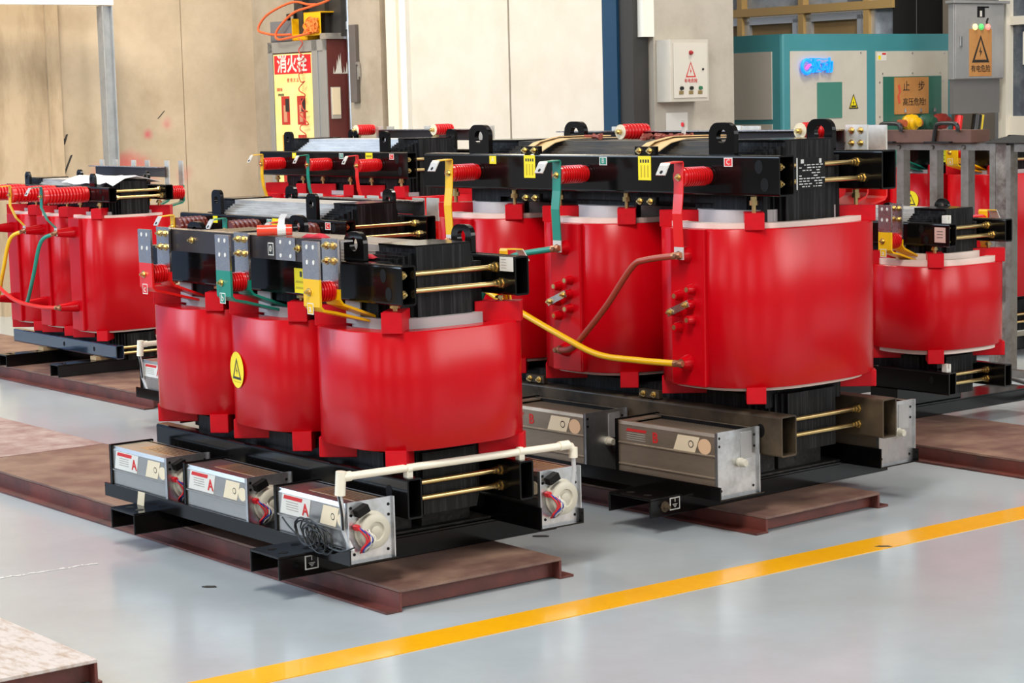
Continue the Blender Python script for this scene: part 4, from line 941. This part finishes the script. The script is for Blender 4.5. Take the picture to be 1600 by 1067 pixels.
# conduit pipe right of the cabinet
o = tag(MB().cyl((0, 0, 0), (0, 0, 6.4), .021, 14).lathe((0, 0, 2.10), (0, 0, 1), [(0, .028), (.06, .028)], 14).box(-.015, .06, -.012, .03, 2.14, 2.18).build('conduit_pipe', STEEL, None, bl(1.475, -.04, 0), (0, 0, -R(YAW))), 'thin galvanised conduit pipe rising beside the mahogany cabinet side', 'pipe')
o = bthing('junction_box', 'flat brown-grey metal box with keys in its lock on the concrete pilaster', 'electrical box', 1.60, -.061, 1.55)
lobj(o, MB().box(-.05, .035, -.035, 0, 0, .58), 'body', mat('dull_brown_box', (.12, .10, .09), .5), .004)
lobj(o, MB().lathe((.035, -.025, .29), (1, 0, 0), [(0, .014), (.02, .014)], 10).box(.05, .056, -.03, -.01, .19, .28).box(.048, .052, -.034, -.022, .17, .27), 'lock', STEEL)
# control box on the column
o = bthing('control_box', 'small ivory control box with a red warning triangle on the concrete column', 'control box', 5.29, -.19, 1.505)
lobj(o, MB().box(0, .128, -.16, .155, 0, .375), 'body', IVORY, .004)
dr = lobj(o, MB().box(.128, .134, -.138, .138, .022, .352), 'door', mat('ivory_door', (.64, .60, .52), .42), .003)
lobj(dr, MB().lathe((.134, .0, .295), (1, 0, 0), [(0, .014), (.008, .014), (.018, .008), (.019, .001)], 14), 'indicator_lamp', mat('dull_red_lamp', (.35, .01, .01), .3))
mb = MB(); tri(mb, 'end', (.134, .0, .195), .085, .095, .009, .001); lobj(dr, mb, 'warning_triangle', REDTXT)
text('有电危险', .027, REDTXT, dr, (.1352, 0, .125), 'end')
for k, c in ((-.08, WIREK), (0, WIREK), (.075, mat('green_knob', (.02, .16, .07), .4))):
    lobj(dr, MB().lathe((.134, k, .082), (1, 0, 0), [(0, .012), (.014, .011)], 12).box(.134, .136, k-.018, k+.018, .045, .066, 1), 'selector_knob', [c, BRASS])
lobj(dr, MB().lathe((.134, .10, .195), (1, 0, 0), [(0, .008), (.006, .008)], 4), 'door_lock', WIREK)
tag(MB().box(0, .0015, -.08, .10, 0, .14).build('paper_notice', WHITE, None, bl(5.292, -.20, 1.30), (0, 0, -R(YAW))), 'white paper notice taped to the column below the ivory control box', 'notice')
# teal test cabinet
o = bthing('test_cabinet', 'teal enamelled test cabinet with ivory panels and a blue lit logo', 'test cabinet', 4.84, 1.182, 0)
Wt, Ht = 1.735, 1.935
lobj(o, MB().box(-.95, 0, 0, Wt, .05, Ht).box(-.9, -.05, .05, Wt-.05, 0, .05), 'body', TEAL, .02)
p1 = lobj(o, MB().box(0, .008, .07, .822, .45, 1.82), 'front_panel', IVORY, .003)
p2 = lobj(o, MB().box(0, .008, .912, 1.675, .45, 1.815), 'front_panel', IVORY, .003)
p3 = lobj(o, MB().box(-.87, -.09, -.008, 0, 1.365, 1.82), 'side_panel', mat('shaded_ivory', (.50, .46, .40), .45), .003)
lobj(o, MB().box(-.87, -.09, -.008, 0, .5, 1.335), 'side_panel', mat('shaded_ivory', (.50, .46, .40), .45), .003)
lobj(p1, MB().box(.008, .012, .324, .567, 1.364, 1.608).box(.008, .010, .30, .59, 1.602, 1.612, 1), 'green_window', [GPANEL, IVORY])
mb = MB(); tri(mb, 'end', (.0085, .683, 1.475), .095, .105, .010, .002, 1); vs = [fr('end', (.0085, .683, 1.475), x_, y_, .0008) for x_, y_ in ((-.047, -.052), (.047, -.052), (0, .052))]; mb.add(vs, [(0, 1, 2)], 0)
plate(mb, 'end', (.0115, .683, 1.44), .05, .012, .0005, 1)
lobj(p1, mb, 'warning_triangle', [LEMON, DARKTXT])
LOGO = mat('lit_blue_logo', (.02, .25, .8), .4, emit=((.0, .20, 1.0), 1.3)); LOGO2 = mat('lit_pink_logo', (.8, .1, .4), .4, emit=((.9, .08, .35), 1.2))
mb = MB(); P = [(.030, .205 + .045*math.cos(R(a)), 1.715 + .045*math.sin(R(a))) for a in range(45, 331, 15)]; mb.tube(P, .012, 8); lg = lobj(p1, mb, 'logo_letter', LOGO)
lobj(p1, MB().strip([(.030, .20, 1.70), (.030, .222, 1.722), (.030, .24, 1.728)], .018, .012, (1, 0, 0)), 'logo_arrow', LOGO2)
text('驱动', .115, LOGO, p1, (.030, .345, 1.715), 'end', 'logo_lettering').scale = (1, 1, 14)
lobj(p1, MB().box(.008, .03, .16, .17, 1.70, 1.71).box(.008, .03, .40, .41, 1.70, 1.71), 'logo_bracket', STEEL)
lobj(p2, MB().box(.008, .012, .983, 1.597, 1.10, 1.638), 'green_window', mat('dark_green_pane', (.03, .15, .11), .25, coat=.3), .004)
sb = lobj(p2, MB().box(.012, .018, 1.095, 1.452, 1.374, 1.632), 'danger_board', SIGNO)
text('止', .075, DARKTXT, sb, (.0192, 1.215, 1.565), 'end'); text('步', .075, DARKTXT, sb, (.0192, 1.375, 1.565), 'end'); text('高压危险!', .058, DARKTXT, sb, (.0192, 1.30, 1.455), 'end')
lobj(sb, MB().strip([(.0188, 1.135, 1.58), (.0188, 1.15, 1.53), (.0188, 1.13, 1.50), (.0188, 1.145, 1.45)], .022, .0008, (0, 1, .2)), 'red_bolt', mat('faded_red', (.62, .10, .05), .5))
lobj(p2, MB().box(.008, .0095, .925, 1.02, 1.75, 1.805).box(.0095, .0102, .975, 1.015, 1.79, 1.803, 1).box(.0095, .0102, .935, .962, 1.757, 1.785, 2), 'small_label', [WHITE, REDTXT, LEMON])
mb = MB()
for y_, z_ in ((.98, 1.66), (1.29, 1.66), (1.59, 1.66), (.95, 1.60), (1.62, 1.60), (.95, 1.36), (1.62, 1.36), (1.29, 1.80), (1.63, 1.80), (.76, 1.805)): mb.lathe((.008, y_, z_), (1, 0, 0), [(0, .007), (.003, .006)], 8)
lobj(p2, mb, 'panel_screw', STEEL)
for y_, m_, nm in ((1.22, YEL, 'yellow'), (1.385, mat('dark_green_bushing', (.02, .10, .06), .4), 'green'), (1.535, mat('dull_red_bushing', (.40, .04, .03), .4), 'red')):
    bs = lobj(p2, MB().lathe((.012, y_, 1.315), (1, 0, 0), [(0, .05), (.02, .055), (.035, .04), (.05, .058), (.065, .04), (.08, .055), (.095, .035), (.12, .032), (.13, .001)], 20).lathe((.012, y_-.075, 1.31), (1, 0, 0), [(0, .028), (.06, .024)], 12, 1), 'terminal_bushing', [m_, mat('orange_boss', (.45, .10, .04), .5)])
    tag(bs, nm + ' terminal bushing')
    lobj(bs, MB().lathe((.02, y_-.02, 1.385), (0, 0, 1), [(0, .010), (.02, .010), (.02, .004), (.03, .004)], 8), 'terminal_stud', STEEL)
# electrical cabinet on the post at right
o = bthing('electrical_cabinet', 'grey wall electrical cabinet with an orange warning sign and three indicator lamps', 'electrical cabinet', 5.3, 2.391, 1.37)
lobj(o, MB().box(-.06, -.01, 0, .531, .235, .755).box(-.07, .01, -.02, .58, .755, .775), 'body', PANELG, .004)
dr = lobj(o, MB().box(-.01, 0, .006, .525, .24, .75), 'door', PANELG, .003)
lobj(o, MB().box(-.055, -.02, .01, .50, 0, .235), 'cable_duct', mat('dull_grey_duct', (.20, .195, .19), .5, metal=.3))
ws = lobj(dr, MB().box(0, .002, .15, .39, .255, .58), 'warning_sign', SIGNO)
mb = MB(); tri(mb, 'end', (.002, .27, .445), .185, .19, .022, .001); lobj(ws, mb, 'warning_triangle', DARKTXT); text('有电危险', .052, DARKTXT, ws, (.0032, .27, .305), 'end')
for y_, c, e_ in ((.209, (.9, .7, .3), 1.2), (.275, (.1, .6, .15), .7), (.345, (.9, .25, .2), 1.0)):
    lobj(dr, MB().lathe((0, y_, .594), (1, 0, 0), [(0, .022), (.008, .022), (.012, .018), (.018, .012), (.02, .001)], 16), 'indicator_lamp', mat('lamp_%d' % int(y_*1000), c, .3, emit=(c, e_)))
lobj(dr, MB().box(0, .012, .045, .070, .46, .53), 'door_handle', STEEL, .004)
lobj(dr, MB().box(0, .0015, .235, .315, .66, .73).box(.0015, .002, .262, .285, .665, .705, 1).box(0, .0015, .235, .36, .725, .735).strip([(.001, .345, .60), (.001, .335, .63), (.001, .35, .655)], .02, .001, (0, 1, 0)), 'tape_mark', [WIREK, WHITE])
for i, (y0, m_, r_, lb) in enumerate(((.05, REDS, .03, 'thick red cable dropping below the grey electrical cabinet'), (.245, WIREK, .034, 'thick black cable dropping below the grey electrical cabinet'), (.30, mat('earth_yellow', (.75, .55, .02), .4), .014, 'thin yellow earth cable beside the thick black one'))):
    mb = MB(); mb.tube(smooth([(0, 0, 0), (.0, -.02, -.10), (.0, -.06, -.24), (.02, -.11, -.5), (.02, -.13, -.9), (.0, -.13, -1.36)], 5), r_, 12)
    tag(mb.build('power_cable', m_, None, bl(5.262, 2.391+y0+.04, 1.358), (0, 0, -R(YAW))), lb, 'cable')
# bare steel frame and the brown crate with handles resting on it
ya = R(YAW); FX, FY = 1.98, 11.96
fr_ = empty('steel_barrier', (FX, FY, 0), -ya, 'bare steel angle frame with four uprights, behind the right-hand transformer', 'frame')
lobj(fr_, MB().box(-.25, 1.05, -.02, .0, 1.212, 1.252).box(-.25, 1.05, -.02, .03, 1.247, 1.253), 'top_rail', RAW)
lobj(fr_, MB().box(1.17, 2.2, -.02, .0, 1.205, 1.250).box(1.17, 2.2, -.02, .03, 1.245, 1.251), 'top_rail', RAW)
for u in (.372, .613, .832): lobj(fr_, MB().box(u-.026, u+.026, -.014, -.004, 0, 1.212).box(u+.018, u+.026, -.004, .04, 0, 1.212), 'upright', RAW)
lobj(fr_, MB().box(1.015, 1.055, -.03, -.02, 0, 1.25).box(1.045, 1.055, -.02, .06, 0, 1.25).box(1.055, 1.125, -.028, .0, 0, 1.25, 1).box(1.125, 1.155, -.03, .03, 0, 1.24), 'corner_post', [RAW, mat('dark_rusty_steel', (.10, .07, .06), .5, metal=.4, noise=((.30, .27, .24), 8, .45, .7, .1))])
lobj(fr_, MB().box(-.25, 2.2, -.02, .02, .0, .04), 'bottom_rail', RAW)
mb = MB()
for u in (.372, .613, .832): mb.lathe((u, -.02, 1.228), (0, -1, 0), [(0, .012), (.008, .012), (.012, .006)], 10)
lobj(fr_, mb, 'bolt', RAW)
lobj(fr_, MB().box(-.25, -.21, -.02, .0, 0, 1.25), 'upright', RAW)
cr = empty('brown_crate', (FX + UH.x*.45, FY + UH.y*.45, 1.2535), -ya, 'low brown crate with two black handles on the steel frame', 'crate')
lobj(cr, MB().box(-.72, .47, -.07, .09, .0, .068), 'body', mat('brown_crate_paint', (.10, .043, .028), .55, noise=((.14, .065, .045), 6, .4, .7, 0)), .004)
for u in (-.087, .316):
    h = lobj(cr, MB().tube(smooth([(u-.09, -.085, .003), (u-.075, -.085, .085), (u-.05, -.085, .105), (u+.05, -.085, .105), (u+.075, -.085, .09), (u+.078, -.085, .062)], 4), .012, 10).box(u-.15, u+.03, -.10, -.07, 0, .008), 'handle', WIREK)
yb = empty('yellow_toolbox', (FX + UH.x*1.42 + VH.x*.03, FY + UH.y*1.42 + VH.y*.03, 1.2515), -ya, 'yellow toolbox with a black handle at the right edge, on the frame', 'toolbox')
lobj(yb, MB().box(-.10, .30, -.02, .20, .0, .115), 'body', mat('toolbox_ochre', (.48, .30, .02), .45), .015)
lobj(yb, MB().tube(smooth([(.02, -.04, .01), (.03, -.04, .06), (.06, -.04, .085), (.16, -.04, .09), (.2, -.04, .05)], 4), .016, 10), 'handle', WIREK)
bg_ = MB(); bg_.loft([[(u, -.05, 0), (u, .01, h_), (u, .14, h_*.8), (u, .16, 0)] for u, h_ in ((.975, .002), (1.04, .022), (1.14, .042), (1.25, .03), (1.29, .004))], 0, False)
tag(bg_.build('black_bag', mat('black_cloth', (.012, .012, .013), .7), None, (FX, FY, 1.253), (0, 0, -ya)), 'flat black bag lying on the frame beside the yellow toolbox', 'bag')
# stacked timber at the right edge
for k in range(4):
    x_, y_ = 3.02, 11.75
    tag(MB().box(0, .9, 0, .14, 0, .07).build('timber_plank', WOOD if k % 2 else mat('bleached_wood', (.60, .52, .40), .6, noise=((.48, .40, .30), 9, .4, .7, 0)), None, (x_, y_, .005 + .075*k), (0, 0, -ya + .01*k)), ['bottom', 'second lowest', 'second highest', 'topmost'][k] + ' pale plank of the small timber stack at the right edge', 'plank', 'timber stack')
# grey flex on the right-hand floor rail and its small connector block
mb = MB(); mb.tube(smooth([(2.30, 10.10, .15), (2.42, 10.0, .14), (2.58, 9.85, .09), (2.72, 9.70, .03), (3.0, 9.5, .013)], 6), .011, 8)
tag(mb.build('grey_flex', mat('grey_flex', (.12, .12, .12), .45)), 'dark grey flex trailing from the right-hand transformer to the right edge', 'cable')
# on the tall transformer: folded paper strips and loose fittings
def T2L(U, Vv, z): 
    ya_ = R(49.8); return V((A2['x'] + U*math.cos(ya_) + Vv*math.sin(ya_), A2['y'] - U*math.sin(ya_) + Vv*math.cos(ya_), z))
for du, lb in ((-.38, 'tan paper strip draped over the core of the tallest transformer, near its green strap'), (.28, 'tan paper strip draped over the core of the tallest transformer, near its red strap')):
    mb = MB(); ya_ = -R(49.8)
    mb.strip([(0, -.243, -.040), (.0, -.215, -.026), (.0, -.17, -.006), (.01, -.10, .008), (.03, .02, .008), (.06, .12, .006)], .095, .003, (1, -.05, 0))
    mb.strip([(-.05, -.235, -.030), (-.045, -.19, -.004), (-.03, -.10, .014), (.0, .04, .014), (.02, .14, .011)], .05, .003, (1, -.1, .1))
    tag(mb.build('paper_strip', TAN, None, T2L(du, 0, 1.376), (0, 0, ya_)), lb, 'paper strip')
rnd = random.Random(21); rb = shared('loose_bolt', MB().lathe((0, 0, 0), (1, 0, 0), [(0, .013), (.009, .013), (.009, .0065), (.045, .0065)], 6), mat('rusty_fitting', (.28, .06, .04), .5, metal=.3)); rn = shared('loose_nut', MB().lathe((0, 0, 0), (0, 0, 1), [(0, .014), (.012, .014)], 6), mat('rusty_fitting', (.28, .06, .04), .5, metal=.3))
for k in range(22):
    U_ = [-.30, -.27, -.20][k] if k < 3 else .0 + .013*(k-3) + rnd.uniform(-.02, .02)
    o = put(rb if rnd.random() < .6 else rn, 'loose_fitting', None, T2L(U_, rnd.uniform(-.08, .06), 1.376 + (.014 if k % 2 else .0) + .002), (rnd.uniform(-.2, .2), -.05, rnd.uniform(0, 6)))
    if o.data is rb: o.location.z = 1.376 + .013
    else: o.location.z = 1.376
    tag(o, 'small rusty fitting in the heap of loose bolts on the tallest transformer', 'bolt', 'loose fittings on the tallest transformer')
st = MB(); st.strip([(.0, 0, 0), (.0, .004, .045), (.005, .0, .075)], .042, .004, (1, -.3, 0)); st.lathe((.003, -.004, .058), (0, -1, 0), [(0, .009), (.002, .009)], 12, 1)
tag(st.build('strap_tab', [mat('bare_strap_end', (.72, .68, .62), .35, metal=.5), REDS], None, T2L(.20, .02, 1.376), (0, 0, -R(60))), 'upright bare strap end with a hole standing among the loose bolts', 'metal tab')
# on the foremost transformer
x1_, y1_ = A1['x'], A1['y']
def T1L(U, Vv, z): return V((x1_ + UH.x*U + VH.x*Vv, y1_ + UH.y*U + VH.y*Vv, z))
o = empty('red_roller', T1L(.165, -.285, 1.119), -R(YAW), 'bright red round bar with clear tape on top of the busbars in front', 'bar')
lobj(o, MB().lathe((-.055, -.05, .019), (.55, .80, .0), [(0, .018), (.115, .018)], 16), 'bar', mat('roller_red', (.85, .05, .015), .35, coat=.3))
lobj(o, MB().lathe((-.017, .005, .019), (.55, .80, 0), [(0, .0188), (.028, .0188)], 16).strip([(-.01, .016, .034), (-.01, .018, .055), (.005, .02, .072)], .03, .002, (1, .2, 0)), 'tape', mat('clear_tape', (.72, .72, .70), .15))
for U_, V_, lb in ((.36, -.27, 'small crumpled red rag on the busbar near the bright red bar'), (.47, -.16, 'thin red rag scrap beside the front lifting lug')):
    mb = MB(); mb.loft([[(u, -.016, 0), (u, -.010, h_), (u, .012, h_*.8), (u, .018, 0)] for u, h_ in ((-.05, .002), (-.025, .013), (0, .010), (.03, .016), (.055, .003))], 0, True)
    tag(mb.build('red_rag', mat('red_cloth', (.55, .02, .04), .8), None, T1L(U_, V_, 1.1205 if V_ < -.2 else 1.052), (0, 0, -R(40))), lb, 'rag')
# white plastic sheet on the far left transformer
mb = MB(); rnd = random.Random(9); n1, n2 = 9, 5
vs = [(-.02 + .64*i/(n1-1), -.15 + .30*j/(n2-1), .004 + rnd.uniform(0, .022) + (-.03 if j in (0, n2-1) else 0)) for i in range(n1) for j in range(n2)]
fs = [(i*n2+j, (i+1)*n2+j, (i+1)*n2+j+1, i*n2+j+1) for i in range(n1-1) for j in range(n2-1)]
mb.add(vs, fs, 0, False); o = tag(mb.build('plastic_sheet', mat('white_plastic', (.82, .82, .82), .35), None, (A3['x'], A3['y'], A3['ct']+.004), (0, 0, -R(YAW))), 'crumpled white plastic sheet on the core of the far left transformer', 'sheet')
m_ = o.modifiers.new('thickness', 'SOLIDIFY'); m_.thickness = .002
# floor scraps
for (x_, y_), lb, c, r_ in (((1.847, 9.757), 'thin rust flake on the floor, nearer the right-hand rail', RUST, .05), ((1.90, 9.50), 'longer rust flake on the floor beside the right-hand rail', RUST, .06), ((.086, 7.259), 'small dark chip on the floor right of the foremost rail', DARKST, .03), ((-1.0, 6.60), 'small dark chip on the floor left of the yellow line', DARKST, .025), ((1.25, 6.95), 'dark chip on the floor by the right end of the tall transformer rail', DARKST, .03), ((.30, 8.05), 'dark sliver on the bluish floor between the two big transformers', DARKST, .06)):
    mb = MB(); mb.loft([[(-r_, -.006, z), (-r_*.3, -.012, z), (r_, -.004, z), (r_*.6, .010, z), (-r_*.5, .008, z)] for z in (0, .003)], 0, False)
    tag(mb.build('floor_scrap', c, None, (x_, y_, .0005), (0, 0, -.2)), lb, 'scrap')
bpy.context.view_layer.update()
